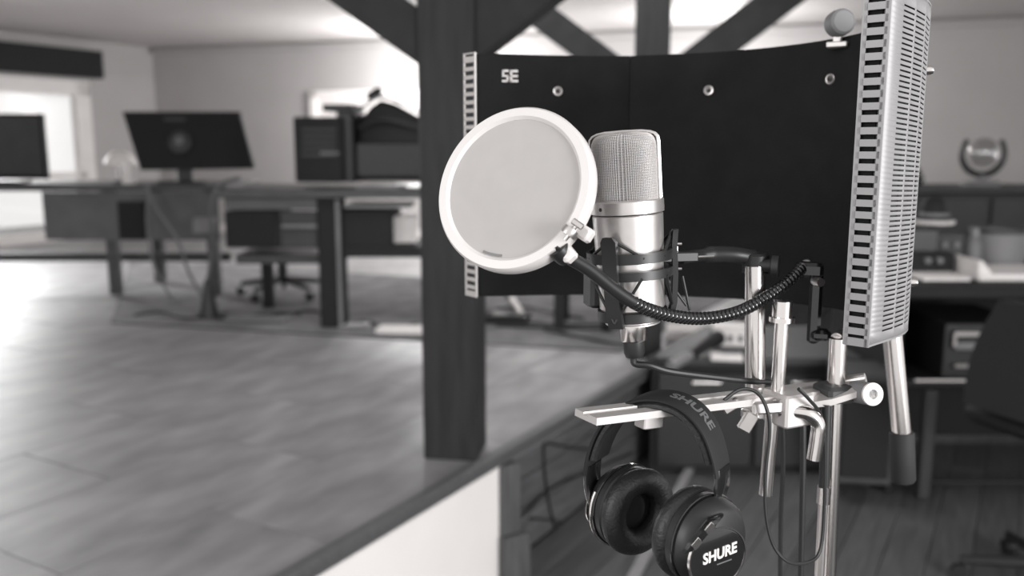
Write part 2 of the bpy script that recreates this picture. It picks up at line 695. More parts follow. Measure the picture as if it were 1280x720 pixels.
def post(name, xc_bot, y_bot, Y, w, d, label, braces):
    base = Z(xc_bot, y_bot, 0.0)
    base.y = Y
    base = V((U(xc_bot, y_bot, Y).x, Y, 0.0))
    r = thing(name, base, label, 'post', 'dark timber posts on the platform')
    R = RZ(PDEG)
    b = MB()
    b.box(base + V((0, 0, CEIL / 2)), (w, d, CEIL - 0.001), R, 0.004)
    b.build('shaft', 'timber', r, smooth=False)
    ax = R @ V((1, 0, 0))
    yv = R @ V((0, 1, 0))

    def onpl(px, py):
        d = ray(px, py)
        return CAM + d * ((base - CAM).dot(yv) / d.dot(yv))
    for xa, ya, xb, yb, thp in braces:
        a, b2 = onpl(xa, ya), onpl(xb, yb)
        dirv = (b2 - a).normalized()
        up = dirv.cross(yv)
        if up.z < 0:
            up = -up
        hh = thp / 2 * base.y / FPX
        q = [a - up * hh, a + up * hh]
        top = []
        for o in (hh, -hh):
            p = a + up * o
            top.append(p + dirv * ((CEIL - 0.001 - p.z) / dirv.z))
        b = MB()
        b.prism([x - yv * d * 0.40 for x in (q[0], q[1], top[0], top[1])], yv * d * 0.80)
        b.build('brace', 'timber_brace', r, smooth=False)
    return r


Y1 = Z(568, 574, 0).y + 0.07
post('timber_post', 570, 574, Y1, 0.165, 0.165, 'near dark timber post with two braces, standing by the platform edge left of the screen',
     [(545, 60, 461, 0, 53), (580, 55, 650, 0, 56)])
Y2 = Z(806, 447, 0).y + 0.05
post('timber_post', 806, 447, Y2, 0.150, 0.150, 'far dark timber post with two braces, rising behind the black screen',
     [(800, 112, 693, 32, 33), (836, 105, 973, 0, 39)])

# short post under the platform edge
r = thing('support_post', edge(S_W + 0.05, 0.0, LOW), 'rough wooden support post under the platform edge beside the white face', 'post')
b = MB()
b.box(edge(S_W + 0.035, 0.01, (LOW - 0.043) / 2), (0.075, 0.085, -LOW - 0.045), RZ(EDEG - 30), 0.004)
b.build('upper_piece', 'old_wood', r, smooth=False)
b = MB()
b.box(edge(S_W + 0.02, -0.035, LOW + 0.09), (0.10, 0.05, 0.178), RZ(EDEG - 30), 0.004)
b.build('lower_block', 'old_wood', r, smooth=False)

# ================================================================ REFLECTION SCREEN
prof = [(596, 1.075), (690, 1.092), (785, 1.095), (900, 1.062), (990, 1.01), (1062, 0.945), (1108, 0.87), (1110, 0.805), (1064, 0.735)]
pl = [V(((px - 640) / FPX * y, y, 0)) for px, y in prof]
sp = smooth_path(pl, 14)
# resample by arc length
acc = [0.0]
for i in range(1, len(sp)):
    acc.append(acc[-1] + (sp[i] - sp[i - 1]).length)
STOT = acc[-1]


def prof_at(s):
    s = max(0, min(STOT, s))
    for i in range(1, len(acc)):
        if acc[i] >= s:
            t = (s - acc[i - 1]) / max(1e-9, acc[i] - acc[i - 1])
            return sp[i - 1].lerp(sp[i], t)
    return sp[-1].copy()


def prof_n(s):
    d = prof_at(s + 0.006) - prof_at(s - 0.006)
    n = V((-d.y, d.x, 0)).normalized()      # outwards
    return n


SZ0, SZ1 = U(600, 372, 1.075).z, U(600, 65, 1.075).z
S_SEAM = min((abs(proj(prof_at(k * .002) + V((0, 0, 1.0)))[0] - 786), k * .002) for k in range(300))[1]


def scr(s, off, v):
    """point on the screen: s along, off outwards, v 0..1 height"""
    p = prof_at(s) + prof_n(s) * off
    dz = (1.075 - prof_at(s).y) * 0.055
    return V((p.x, p.y, SZ0 + dz + (SZ1 - SZ0) * v))


SH = SZ1 - SZ0
shield = thing('reflection_screen', scr(STOT * .5, 0.01, 0), 'curved black acoustic screen with slotted silver metal back behind the microphone', 'acoustic screen')


def foam_panel(s0, s1, name):
    n = max(6, int((s1 - s0) / 0.012))
    rings = []
    for i in range(n + 1):
        s = s0 + (s1 - s0) * i / n
        e = 0.003 if i in (0, n) else 0.0
        rings.append([scr(s, e, 0.004), scr(s, 0.014, 0.004), scr(s, 0.014, 0.996), scr(s, e, 0.996),
                      scr(s, e - 0.0015, 0.985), scr(s, e - 0.0015, 0.5), scr(s, e - 0.0015, 0.015)])
    return MB().loft(rings).build(name, 'foam', shield, angle=50)


pan1 = foam_panel(0.003, S_SEAM - 0.0003, 'foam_panel')
pan2 = foam_panel(S_SEAM + 0.0003, STOT - 0.003, 'foam_panel')

# slotted metal back
cols = [0.0, 0.012]
while cols[-1] + 0.029 + 0.012 < STOT:
    cols += [cols[-1] + 0.026, cols[-1] + 0.029]
cols[-1:] = [STOT]
rows = [0.0, 0.010]
pitch, slot = 0.0043, 0.0016
while rows[-1] + pitch + 0.008 < SH:
    rows += [rows[-1] + slot, rows[-1] + pitch]
rows[-1:] = [SH]
vs = [scr(s, 0.0205, h / SH) for s in cols for h in rows]
fs = []
nr = len(rows)
for i in range(len(cols) - 1):
    for j in range(nr - 1):
        if i % 2 == 1 and j % 2 == 1 and i < len(cols) - 2 and j < nr - 2:
            continue
        fs.append((i * nr + j, i * nr + j + 1, (i + 1) * nr + j + 1, (i + 1) * nr + j))
rings = []
for i in range(61):
    s = 0.004 + (STOT - 0.008) * i / 60
    rings.append([scr(s, 0.0145, 0.01), scr(s, 0.0165, 0.01), scr(s, 0.0165, 0.99), scr(s, 0.0145, 0.99)])
MB().loft(rings).build('backing_sheet', 'dark_grey', shield)
skin = MB().add(vs, fs).build('slotted_back', 'aluminium_face', shield)
sm = skin.modifiers.new('solid', 'SOLIDIFY')
sm.thickness = 0.001
sm.offset = 0
# flanges along top and bottom
for v in (0.0, 1.0):
    n = 60
    b = MB()
    for i in range(n):
        pass
    rings = []
    for i in range(n + 1):
        s = STOT * i / n
        rings.append([scr(s, 0.015, v), scr(s, 0.0212, v), scr(s, 0.0212, v + (0.006 if v == 0 else -0.006)), scr(s, 0.015, v + (0.004 if v == 0 else -0.004))])
    b.loft(rings)
    b.build('flange', 'aluminium_face', shield)
# slotted end strips
for s, name in ((0.0, 'end_strip'), (STOT, 'end_strip')):
    b = MB()
    t = (prof_at(STOT) - prof_at(STOT - 0.01)).normalized() if s > 0 else (prof_at(0) - prof_at(0.01)).normalized()

    def es(off, z, e):
        p = scr(s, off, 0)
        return V((p.x, p.y, p.z + z)) + t * (e + (0.5 * off if s == 0.0 else 0.0))
    for o0, o1 in ((-0.0005, 0.0012), (0.0198, 0.0215)) if s == 0.0 else ((-0.0005, 0.0035), (0.0175, 0.0215)):
        b.prism([es(o0, 0, 0), es(o1, 0, 0), es(o1, 0, .0015), es(o0, 0, .0015)], (0, 0, SH))
    k = 0
    z = 0.0
    while z < SH:
        h = (0.0045 if s == 0.0 else 0.0058) if 0 < z < SH - 0.012 else 0.007
        h = min(h, SH - z)
        b.prism([es(0.001, z, 0), es(0.020, z, 0), es(0.020, z, .0015), es(0.001, z, .0015)], (0, 0, h))
        z += 0.0098
    b.build(name, 'aluminium' if s == 0.0 else 'aluminium_face', shield, smooth=False)


# washers and screws on the felt
def on_shield(px, py, off=-0.0016):
    best = None
    for k in range(0, 120):
        s = STOT * k / 120
        q = scr(s, off, 0.5)
        e = abs(proj(q)[0] - px)
        if best is None or e < best[0]:
            best = (e, s)
    s = best[1]
    q = scr(s, off, 0.5)
    lo_, hi_ = 0.0, 1.0
    for _ in range(30):
        m_ = (lo_ + hi_) / 2
        if proj(scr(s, off, m_))[1] > py:
            lo_ = m_
        else:
            hi_ = m_
    return s, scr(s, off, lo_), -prof_n(s)


for px, py in ((698, 114), (879, 113), (1031, 99), (1012, 331)):
    s, p, n = on_shield(px, py)
    b = MB()
    b.lathe(p - n * 0.0005, n, [(0.0058, 0), (0.0060, 0.0012), (0.0052, 0.0020), (0.0040, 0.0018), (0.0030, 0.0008), (0.0, 0.0006)], 20)
    sc_ = b.build('washer', 'steel', shield)
    b = MB()
    b.lathe(p, n, [(0.0026, 0.0002), (0.0024, 0.0018), (0.0, 0.0024)], 12)
    b.build('screw', 'black_plastic', sc_)

# logo, a block of two letters
s, p, n = on_shield(639, 95, -0.0022)
rx = V((0, 0, 1)).cross(n).normalized()
if rx.x < 0:
    rx = -rx
b = MB()


def lg(x0, y0, x1, y1):
    c = p + rx * ((x0 + x1) / 2 - 0.0) + V((0, 0, (y0 + y1) / 2))
    b.prism([p + rx * x0 + V((0, 0, y0)), p + rx * x1 + V((0, 0, y0)), p + rx * x1 + V((0, 0, y1)), p + rx * x0 + V((0, 0, y1))], n * 0.0006)


k = 0.0009
# s, square and heavy
for x0, y0, x1, y1 in ((-11, 5.2, -2.2, 8), (-11, 0.4, -8.2, 8), (-11, -1.2, -2.2, 1.4), (-5, -8, -2.2, 1.4), (-11, -8, -2.2, -5.2)):
    lg(x0 * k, y0 * k, x1 * k, y1 * k)
# E
for x0, y0, x1, y1 in ((-0.6, -8, 3.0, 8), (-0.6, 4.8, 10.4, 8), (-0.6, -1.5, 10.4, 1.5), (-0.6, -8, 10.8, -4.8)):
    lg(x0 * k, y0 * k, x1 * k, y1 * k)
o = b.build('emblem', 'print_white', pan1, smooth=False)
o['label'] = 'white two letter emblem printed on the black felt'

# round clamp knob and bracket on the top edge
pk = U(1049, 29, 0.96)
b = MB()
b.lathe(pk, V((0.15, -1, 0.1)), [(0.0, 0.010), (0.011, 0.010), (0.0135, 0.008), (0.0142, 0.0), (0.0135, -0.007), (0.0, -0.008)], 24)
o = b.build('clamp_knob', 'mid_grey', shield)
b = MB()
b.box(U(1047, 56, 0.965), (0.021, 0.014, 0.006), RZ(-30), 0.001)
b.box(U(1047, 50, 0.965), (0.008, 0.010, 0.014), RZ(-30), 0.001)
b.build('clamp_bracket', 'aluminium', shield)
# screw heads on the silver back
for px, py in ((1155, 88), (1127, 353)):
    bs = None
    for kk in range(80, 118):
        s = STOT * kk / 120
        q = scr(s, 0.022, 0.5)
        if bs is None or proj(q)[0] > bs[0]:
            bs = (proj(q)[0], s)
    s = bs[1] - 0.012
    q = scr(s, 0.021, 0.5)
    lo_, hi_ = 0.0, 1.0
    for _ in range(30):
        m_ = (lo_ + hi_) / 2
        if proj(scr(s, 0.021, m_))[1] > py:
            lo_ = m_
        else:
            hi_ = m_
    q = scr(s, 0.021, lo_)
    n = prof_n(s)
    b = MB()
    b.lathe(q, n, [(0.0042, 0), (0.0042, 0.003), (0.003, 0.006), (0.0, 0.007)], 14)
    b.build('bolt', 'chrome', shield)

# ================================================================ MICROPHONE
MY = 0.75
top, bot = U(779.5, 166, MY), U(791, 402, MY)
AX = (top - bot).normalized()
HX = V((math.cos(math.radians(-14)), math.sin(math.radians(-14)), 0))
HX = (HX - AX * HX.dot(AX)).normalized()
HF = AX.cross(HX)                 # away from the camera
if HF.y < 0:
    HF = -HF
PX = MY / FPX                     # metres per photograph pixel at the microphone


def ma(py):
    """point on the microphone axis at that photograph row"""
    lo_, hi_ = -0.5, 1.5
    for _ in range(40):
        m_ = (lo_ + hi_) / 2
        if proj(bot.lerp(top, m_))[1] > py:
            lo_ = m_
        else:
            hi_ = m_
    return bot.lerp(top, lo_)


mic = thing('studio_microphone', ma(404), 'large silver condenser microphone held in a black cradle before the black screen', 'microphone')
c_col = ma(256)


def hring(c, rx_, ry_, n=64, e=2.6):
    out = []
    for k in range(n):
        a = 2 * math.pi * k / n
        ca, sa = math.cos(a), math.sin(a)
        x = math.copysign(abs(ca) ** (2 / e), ca) * rx_
        y = math.copysign(abs(sa) ** (2 / e), sa) * ry_
        out.append(c + HX * x + HF * y)
    return out


# head: dark core, woven wire, frame
HB = ma(252)
HH = (top - HB).length
rxm, rym = 41.0 * PX, 33 * PX
lev = [(0.0, 1.0), (0.2, 1.0), (0.4, 1.0), (0.6, 1.0), (0.78, 0.995), (0.86, 0.975), (0.92, 0.92), (0.965, 0.83), (0.99, 0.70), (1.0, 0.55)]
b = MB()
b.loft([hring(HB + AX * HH * h, rxm * k * 0.965, rym * k * 0.965, 48) for h, k in lev])
b.build('grille_core', 'grille_core', mic)
# woven grille: diagonal crossing wires, joined
b = MB()
NW, NR = 112, 46


def hk(h):
    for (h0, k0), (h1, k1) in zip(lev, lev[1:]):
        if h <= h1:
            t = (h - h0) / (h1 - h0)
            return k0 + (k1 - k0) * t
    return lev[-1][1]


rings = [hring(HB + AX * HH * (i / NR), rxm * hk(i / NR), rym * hk(i / NR), NW) for i in range(NR + 1)]
vs, fs = [], []
for i, rg in enumerate(rings):
    vs += rg
for i in range(NR):
    for k in range(NW):
        j = (k + 1) % NW
        fs.append((i * NW + k, i * NW + j, (i + 1) * NW + j, (i + 1) * NW + k))
# flat top mesh
cen = HB + AX * HH * 1.0
for q in range(1, 5):
    base = len(vs)
    vs += [cen.lerp(p, 1 - q / 4.3) for p in rings[-1]]
    for k in range(NW):
        j = (k + 1) % NW
        fs.append((base - NW + k, base - NW + j, base + j, base + k))
g = MB().add(vs, fs).build('wire_grille', 'mesh_wire', mic)
wm = g.modifiers.new('wires', 'WIREFRAME')
wm.thickness = 0.00062
wm.use_even_offset = False
# frame band over the head from side to side, edges
for off in (-0.30, 0.30):
    pts = []
    for i in range(41):
        t = i / 40
        if t < .38:
            h, x = t / .38 * 0.86, 1.0
        elif t > .62:
            h, x = (1 - t) / .38 * 0.86, -1.0
        else:
            a = (t - .38) / .24 * math.pi
            h = 0.86 + 0.16 * math.sin(a) ** 0.7
            x = math.copysign(abs(math.cos(a)) ** 0.55, math.cos(a))
        pts.append(HB + AX * HH * h + HX * rxm * 1.02 * x + HF * rym * off)
    MB().tube(pts, 0.0011, 8).build('head_rim', 'nickel', mic)
pts = []
rr = []
for i in range(49):
    t = i / 48
    if t < .38:
        h, x = t / .38 * 0.86, 1.0
    elif t > .62:
        h, x = (1 - t) / .38 * 0.86, -1.0
    else:
        a = (t - .38) / .24 * math.pi
        h = 0.86 + 0.15 * math.sin(a) ** 0.7
        x = math.copysign(abs(math.cos(a)) ** 0.55, math.cos(a))
    p = HB + AX * HH * h + HX * rxm * 1.005 * x
    rr.append([p - HF * rym * .3, p + HF * rym * .3])
bb = MB()
bb.loft(rr, cap=False, loop=False)
o = bb.build('head_band', 'nickel', mic)
# collar and body
R0 = 45.5 * PX
b = MB()
ct, cb = ma(249), ma(266)
b.lathe(cb, AX, [(R0 * .9, 0), (R0, 0.0006), (R0 * 1.005, 0.004), (R0 * 1.0, (ct - cb).length - .001), (R0 * .97, (ct - cb).length), (R0 * .5, (ct - cb).length + .0004), (0, (ct - cb).length + .0004)], 64)
b.build('collar', 'nickel', mic)
b = MB()
b0 = ma(384)
L1 = (ma(267) - b0).length
R1, R2 = 44 * PX, 41.0 * PX
b.lathe(b0, AX, [(0, -.0012), (R2 * .93, -.0012), (R2, 0.001), (R2 * 1.01, L1 * .3), (R1 * .99, L1 * .8), (R1, L1 - .0008), (R1 * .97, L1)], 64)
b.build('body', 'nickel', mic)
b = MB()
b1 = ma(401)
L2 = (b0 - b1).length
b.lathe(b1, AX, [(0, 0), (R2 * .82, 0), (R2 * .86, .001), (R2 * .86, .0024), (R2 * .8, .003), (R2 * .8, L2)], 48)
b.build('base_ring', 'nickel', mic)
b = MB()
p0, p1 = ma(425), ma(401)
b.lathe(p0, AX, [(0, 0), (0.0112, 0), (0.0118, .001), (0.0118, (p1 - p0).length)], 32)
b.build('socket', 'chrome', mic)
# little emblem dot on the collar
b = MB()
pd = U(749, 258, MY) 
pd = ma(258) - HX * R0 * .62 - HF * math.sqrt(1 - .62 ** 2) * R0
b.lathe(pd, (pd - ma(258)), [(0.0016, -.0005), (0.0016, 0.0005), (0, 0.0006)], 12)
b.build('emblem', 'dark_grey', mic)

# ================================================================ SHOCK MOUNT
cr = thing('shock_mount', ma(392), 'black elastic cradle with rings and struts gripping the silver microphone', 'shock mount')


def mring(py, r, h, w, name, mat='black_plastic', par=cr):
    c = ma(py)
    b = MB()
    b.lathe(c, AX, [(r, -h / 2), (r + w, -h / 2), (r + w, h / 2), (r, h / 2)], 48, closed=True)
    return b.build(name, mat, par)


rU = 50 * PX
mring(318, rU, 0.0085, 0.0028, 'outer_ring')
mring(339, rU * .99, 0.0075, 0.0028, 'outer_ring')
mring(391, 38 * PX, 0.0085, 0.004, 'cradle_ring')
mring(402, 20 * PX, 0.0012, 0.0100, 'lock_ring', 'nickel')


def mdir(a):
    """direction from the axis; a = 0 towards the camera, + to the right"""
    a = math.radians(a)
    return (HX * math.sin(a) - HF * math.cos(a))


struts = (-18, 102, 222)
for a in struts:
    d = mdir(a)
    w = AX.cross(d).normalized()
    b = MB()
    rr_ = rU + 0.0035
    rings = []
    for py, ww, ex in ((290, .0042, .002), (296, .0068, .001), (310, .0065, 0), (345, .0063, 0), (380, .0068, -.002), (401, .0066, -.006)):
        c = ma(py) + d * (rr_ + ex)
        rings.append([c - w * ww - d * .002, c + w * ww - d * .002, c + w * ww + d * .0025, c - w * ww + d * .0025])
    b.loft(rings)
    b.build('strut', 'black_plastic', cr)
for a in struts:
    for da, p0, p1 in ((44, 293, 318), (-44, 293, 318), (40, 394, 341), (-40, 394, 341)):
        q0 = ma(p0) + mdir(a) * (rU + .002)
        q1 = ma(p1) + mdir(a + da) * (rU + .002)
        MB().cyl(q0, q1, 0.0013, n=8).build('elastic', 'cable', cr)
# side lugs and arm that carries the cradle
b = MB()
a0, a1 = ma(320) + mdir(80) * rU, U(856, 322, 0.765)
b.box((a0 + a1) / 2, ((a1 - a0).length, 0.012, 0.0085), RZ(12), 0.001)
b.build('arm_root', 'black_plastic', cr)
b = MB()
for q in ((846, 308, 846, 334), (840, 305, 852, 305), (838, 336, 852, 336)):
    b.cyl(U(q[0], q[1], .755), U(q[2], q[3], .755), 0.0012, n=8)
b.cyl(U(852, 322, .755), U(892, 320, .77), 0.0010, n=8)
b.build('spring_clip', 'steel', cr)
b = MB()
b.tube(smooth_path([U(852, 322, .765), U(885, 318, .785), U(915, 318, .80), U(942, 322, .805)], 6), [.0055] * 6 + [.0075] * 13, 12)
b.build('arm', 'black_plastic', cr)
b = MB()
b.lathe(U(944, 335, .805), (0, 0, 1), [(0.0, -.004), (.0125, -.004), (.0125, .012), (.010, .014), (0, .014)], 24)
b.build('swivel', 'black_plastic', cr)
b = MB()
b.lathe(U(958, 332, .795), V((.9, -.4, 0)), [(.006, -.008), (.006, .004), (.010, .005), (.010, .011), (0, .012)], 14)
b.build('wing_knob', 'black_plastic', cr)
# dark yoke on the left of the cradle
b = MB()
b.box(U(744, 352, .765), (0.016, 0.02, 0.045), RZ(20), 0.003)
b.build('yoke', 'black_plastic', cr)
b = MB()
b.cyl(U(853, 345, .775), U(862, 388, .775), 0.0013, n=8)
b.cyl(U(835, 350, .775), U(858, 382, .775), 0.0013, n=8)
b.build('elastic', 'cable', cr)

# ================================================================ POP FILTER
PC = U(642, 236, 0.70)
PN = V((-0.44, -0.83, 0.335)).normalized()      # towards the singer
pf = thing('pop_filter', PC, 'round white pop filter on a black gooseneck in front of the microphone', 'pop filter')
RP = 106 * 0.70 / FPX
b = MB()
b.lathe(PC, PN, [(RP * .845, .0020), (RP * .88, .0045), (RP * .975, .0045), (RP, .002), (RP * 1.0, -.0085), (RP * .985, -.0105), (RP * .86, -.0105), (RP * .845, -.008)], 96, closed=True)
b.build('hoop', 'white_plastic', pf)
b = MB()
b.lathe(PC, PN, [(RP * .86, .0018), (RP * .5, .0012), (0.0001, .001)], 96)
b.build('fabric', 'nylon_mesh', pf)
b = MB()
b.lathe(PC, PN, [(RP * .86, -.0078), (RP * .5, -.0078), (0.0001, -.0078)], 96)
b.build('fabric', 'nylon_mesh', pf)
# faint mark on the lower rim
pu = UPV - PN * UPV.dot(PN)
pu.normalize()
pr_ = pu.cross(PN).normalized()
if pr_.x < 0:
    pr_ = -pr_


def rim(ang, rad, h):
    a = math.radians(ang)
    return PC + (pr_ * math.cos(a) + pu * math.sin(a)) * RP * rad + PN * h


b = MB()
rings = [[rim(a, .80, .0019), rim(a, .83, .0019), rim(a, .83, .0026), rim(a, .80, .0026)] for a in range(-112, -92, 2)]
b.loft(rings)
b.build('rim_mark', 'mid_grey', pf)
# clamp lugs at the lower right
la = -40
for da, col in ((-7, 0), (9, 0)):
    d0 = rim(la + da, 0.99, -.004)
    dd = (rim(la + da, 1.2, -.004) - d0).normalized()
    b = MB()
    Rm = Matrix((dd, PN.cross(dd), PN)).transposed()
    b.box(d0 + dd * .004, (.016, .011, .010), Rm, .002)
    b.build('lug', 'white_plastic', pf)
d0 = rim(la + 14, 1.12, -.004)
tdir = (rim(la + 60, 1, 0) - rim(la + 40, 1, 0)).normalized()
b = MB()
b.cyl(U(706, 300, .655), U(724, 278, .655), 0.0016, n=10)
b.lathe(U(712, 290, .655), V((.63, 0.1, .77)), [(.0, -.003), (.0062, -.003), (.0066, 0), (.0062, .003), (0, .003)], 18)
b.box(U(722, 280, .654), (.010, .003, .005), Matrix.Rotation(.6, 3, 'Y'), .001)
b.build('wing_screw', 'steel', pf)
# connector and gooseneck
gp = smooth_path([U(694, 306, .664), U(705, 318, .668), U(735, 336, .682), U(768, 362, .697), U(800, 382, .711), U(836, 394, .728), U(878, 398, .748), U(922, 390, .765), U(962, 369, .785), U(990, 348, .80), U(1003, 334, .812)], 40)
i0 = 150
b = MB()
b.tube(gp[:i0], [.004 if i < 14 else (.0085 if i < 46 else .0054) for i in range(i0)], 14)
b.build('gooseneck_sleeve', 'black_plastic', pf)
b = MB()
gp2 = []
acc2 = 0
for i in range(i0 - 2, len(gp) - 1):
    for k in range(4):
        gp2.append(gp[i].lerp(gp[i + 1], k / 4))
rad = []
L = 0
for i, p in enumerate(gp2):
    if i:
        L += (p - gp2[i - 1]).length
    rad.append(0.0043 + 0.0015 * abs(math.sin(math.pi * L / 0.0046)) ** 0.6)
b.tube(gp2, rad, 12)
b.build('gooseneck', 'black_gloss', pf)
b = MB()
pcl = U(1010, 333, .815)
b.box(U(1019, 380, .82), (.012, .016, .075), RZ(-20), .003)
b.box(U(1011, 337, .815), (.026, .018, .014), RZ(-20), .003)
b.box(U(1026, 418, .815), (.018, .018, .010), RZ(-20), .003)
b.build('gooseneck_clamp', 'black_gloss', pf)
b = MB()
b.lathe(U(1022, 352, .806), V((.2, -1, 0)), [(0, .006), (.004, .006), (.0048, 0), (.004, -.006), (0, -.006)], 14)
b.build('clamp_screw', 'steel', pf)

# ================================================================ MICROPHONE STAND
ST = U(1036, 720, .79)
st = thing('microphone_stand', V((ST.x, ST.y, LOW)), 'chrome tubular stand with clamps, flat rail and bent lever carrying the screen', 'stand')
# main pole
pt, pm_, pb = U(1047, 428, .79), U(1044, 500, .79), U(1036, 720, .79)
dn = (pb - pm_).normalized()
gnd = pm_ + dn * ((LOW + .02 - pm_.z) / dn.z)
MB().cyl(pt + V((0, 0, .004)), pm_, .0080, n=24).build('upper_pole', 'chrome', st)
MB().cyl(pm_, gnd, .0066, n=24).build('pole', 'chrome', st)
for k in range(3):
    a = math.radians(90 + 120 * k + 15)
    d = V((math.cos(a), math.sin(a), 0))
    h = gnd + V((0, 0, .30))
    e = V((gnd.x, gnd.y, LOW + .012)) + d * .30
    lg_ = MB().cyl(h + d * .014, e, .008, n=14).build('leg', 'chrome', st)
    MB().cyl(e - d * .02 + V((0, 0, .014)), e + d * .012, .011, n=12).build('rubber_foot', 'rubber', lg_)
MB().cyl(gnd + V((0, 0, .27)), gnd + V((0, 0, .33)), .017, n=20).build('hub', 'black_plastic', st)
# second rod beside the pole with sleeves
q0, q1, q2 = U(1033, 505, .775), U(1030, 612, .775), U(1026, 720, .775)
MB().cyl(q0, q1, .0048, n=16).build('dark_sleeve', 'black_plastic', st)
MB().cyl(q1 + V((0, 0, .003)), q1 - V((0, 0, .013)), .0062, n=16).build('sleeve_ring', 'chrome', st)
MB().cyl(q1 - V((0, 0, .012)), q2 - V((0, 0, .2)), .0045, n=16).build('side_rod', 'steel', st)
# flat rail
ra, rb_ = U(732, 521, .672), U(1046, 484, .82)
rd = (rb_ - ra).normalized()
rs_ = rd.cross(V((0, 0, 1))).normalized()
ru = rs_.cross(rd)
b = MB()
sec = [(-.0150, -.003), (.0150, -.003), (.0150, .003), (.0035, .003), (.0030, .0005), (-.0030, .0005), (-.0035, .003), (-.0150, .003)]
b.loft([[p + rs_ * x + ru * z for x, z in sec] for p in (ra, rb_)])
rail = b.build('rail', 'aluminium', st, angle=20)
rail['label'] = 'flat grooved aluminium rail'
b = MB()
pc = ra.lerp(rb_, .22)
b.box(pc - ru * .009, (.020, .014, .012), Matrix((rd, rs_, ru)).transposed(), .001)
b.build('rail_nut', 'aluminium', st)
# thick upright tube and thin upright rod
MB().cyl(U(943.5, 332, .80), U(944, 492, .80), .0094, n=28).build('upright_tube', 'chrome', st)
MB().cyl(U(979, 380, .765), U(972, 490, .765), .0062, n=20).build('upright_rod', 'chrome', st)
b = MB()
a0, a1 = U(978.5, 376, .765), U(977, 402, .765)
b.cyl(a0, a1, .0088, n=24)
b.cyl(U(977.6, 396, .765), U(977.2, 402, .765), .0112, n=24)
b.build('rod_cap', 'chrome', st)
MB().cyl(U(966, 512, .765), U(957, 618, .765), .0062, n=20).build('lower_rod', 'chrome', st)
# clamp block
b = MB()
b.box(U(984, 508, .765), (.032, .034, .030), RZ(25), .002)
b.build('clamp_block', 'aluminium', st)
b = MB()
b.box(U(958, 506, .755), (.036, .020, .012), RZ(12), .002)
b.build('clamp_jaw', 'steel', st)
b = MB()
b.box(U(935, 527, .745), (.012, .006, .018), Matrix.Rotation(.5, 3, 'Y'), .001)
b.box(U(914, 507, .74), (.016, .006, .008), Matrix.Rotation(-.6, 3, 'Y'), .001)
b.box(U(940, 517, .75), (.018, .010, .008), None, .001)
b.build('wing_screw', 'steel', st)
b = MB()
b.tube(smooth_path([U(972, 513, .755), U(995, 514, .752), U(1012, 518, .75), U(1022, 530, .75), U(1021, 548, .75), U(1017, 574, .75)], 8), .0064, 18)
b.build('bent_lever', 'chrome', st)
# flat clamp on the pole and the round knob
b = MB()
b.prism([U(1000, 505, .775), U(1000, 512, .775), U(1040, 507, .77), U(1080, 494, .77), U(1080, 487, .77), U(1040, 499, .77)], (0, .026, 0.004))
b.build('clamp_plate', 'aluminium', st)
b = MB()
b.box(U(1043, 490, .79), (.030, .030, .016), RZ(15), .003)
b.build('clamp_body', 'dark_grey', st)
b = MB()
ka, kb = U(1060, 488, .80), U(1092, 493, .762)
kd = (kb - ka).normalized()
b.lathe(ka, kd, [(0, 0), (.0098, 0), (.0102, .001), (.0102, (kb - ka).length - .004), (.009, (kb - ka).length - .002)], 24)
o = b.build('clamp_knob', 'mid_grey', st)
b = MB()
b.lathe(kb - kd * .003, kd, [(.0102, 0), (.0106, .001), (.0102, .0025), (.0045, .0028), (.0040, .001), (0, .001)], 24)
b.build('knob_face', 'white_plastic', o)
MB().cyl(U(1052, 478, .80), U(1082, 473, .79), .0050, n=14).build('clamp_pin', 'steel', st)
# rear tube with rubber grip
ta, tb, tc_ = U(1112, 385, .90), U(1127, 541, .90), U(1129, 603, .90)
MB().cyl(ta, tb, .0100, n=24).build('rear_tube', 'chrome', st)
b = MB()
b.lathe(tb + (tb - tc_) * .02, (tc_ - tb), [(0, 0), (.0118, 0), (.0128, .002), (.0130, (tc_ - tb).length - .003), (.0110, (tc_ - tb).length), (0, (tc_ - tb).length)], 24)
b.build('rubber_grip', 'rubber', st)
MB().cyl(ta + V((0, 0, -.004)), U(1046, 424, .80), .006, n=14).build('cross_bar', 'steel', st)

# ================================================================ HEADPHONES
HC = U(829, 655, .705)
A = V((.82, -.57, 0)).normalized()        # across the headband
W = V((.57, .82, 0)).normalized()
AC = V((.55, -.835, 0)).normalized()      # the cups are swivelled towards the camera
WC = V((.835, .55, 0)).normalized()
ZZ = V((0, 0, 1))


def hp(a, w, z):
    return HC + A * a + W * w + ZZ * (z + 0.10 * a)


hd = thing('headphones', hp(0, 0, .10), 'black studio headphones hanging by the headband from the flat rail', 'headphones')
arch = [(-.056, .000), (-.067, .024), (-.066, .054), (-.053, .084), (-.031, .104), (-.006, .1105), (.018, .105), (.036, .088), (.0465, .062), (.0485, .040), (.043, .020)]
ap = smooth_path([V((a, 0, z)) for a, z in arch], 8)


def arch_n(i):
    d = ap[min(i + 1, len(ap) - 1)] - ap[max(i - 1, 0)]
    n = V((-d.z, 0, d.x)).normalized()
    return n if n.z * 1 + n.x * (ap[i].x) > -1 and (n.x * ap[i].x + n.z * (ap[i].z - .03)) > 0 else -n


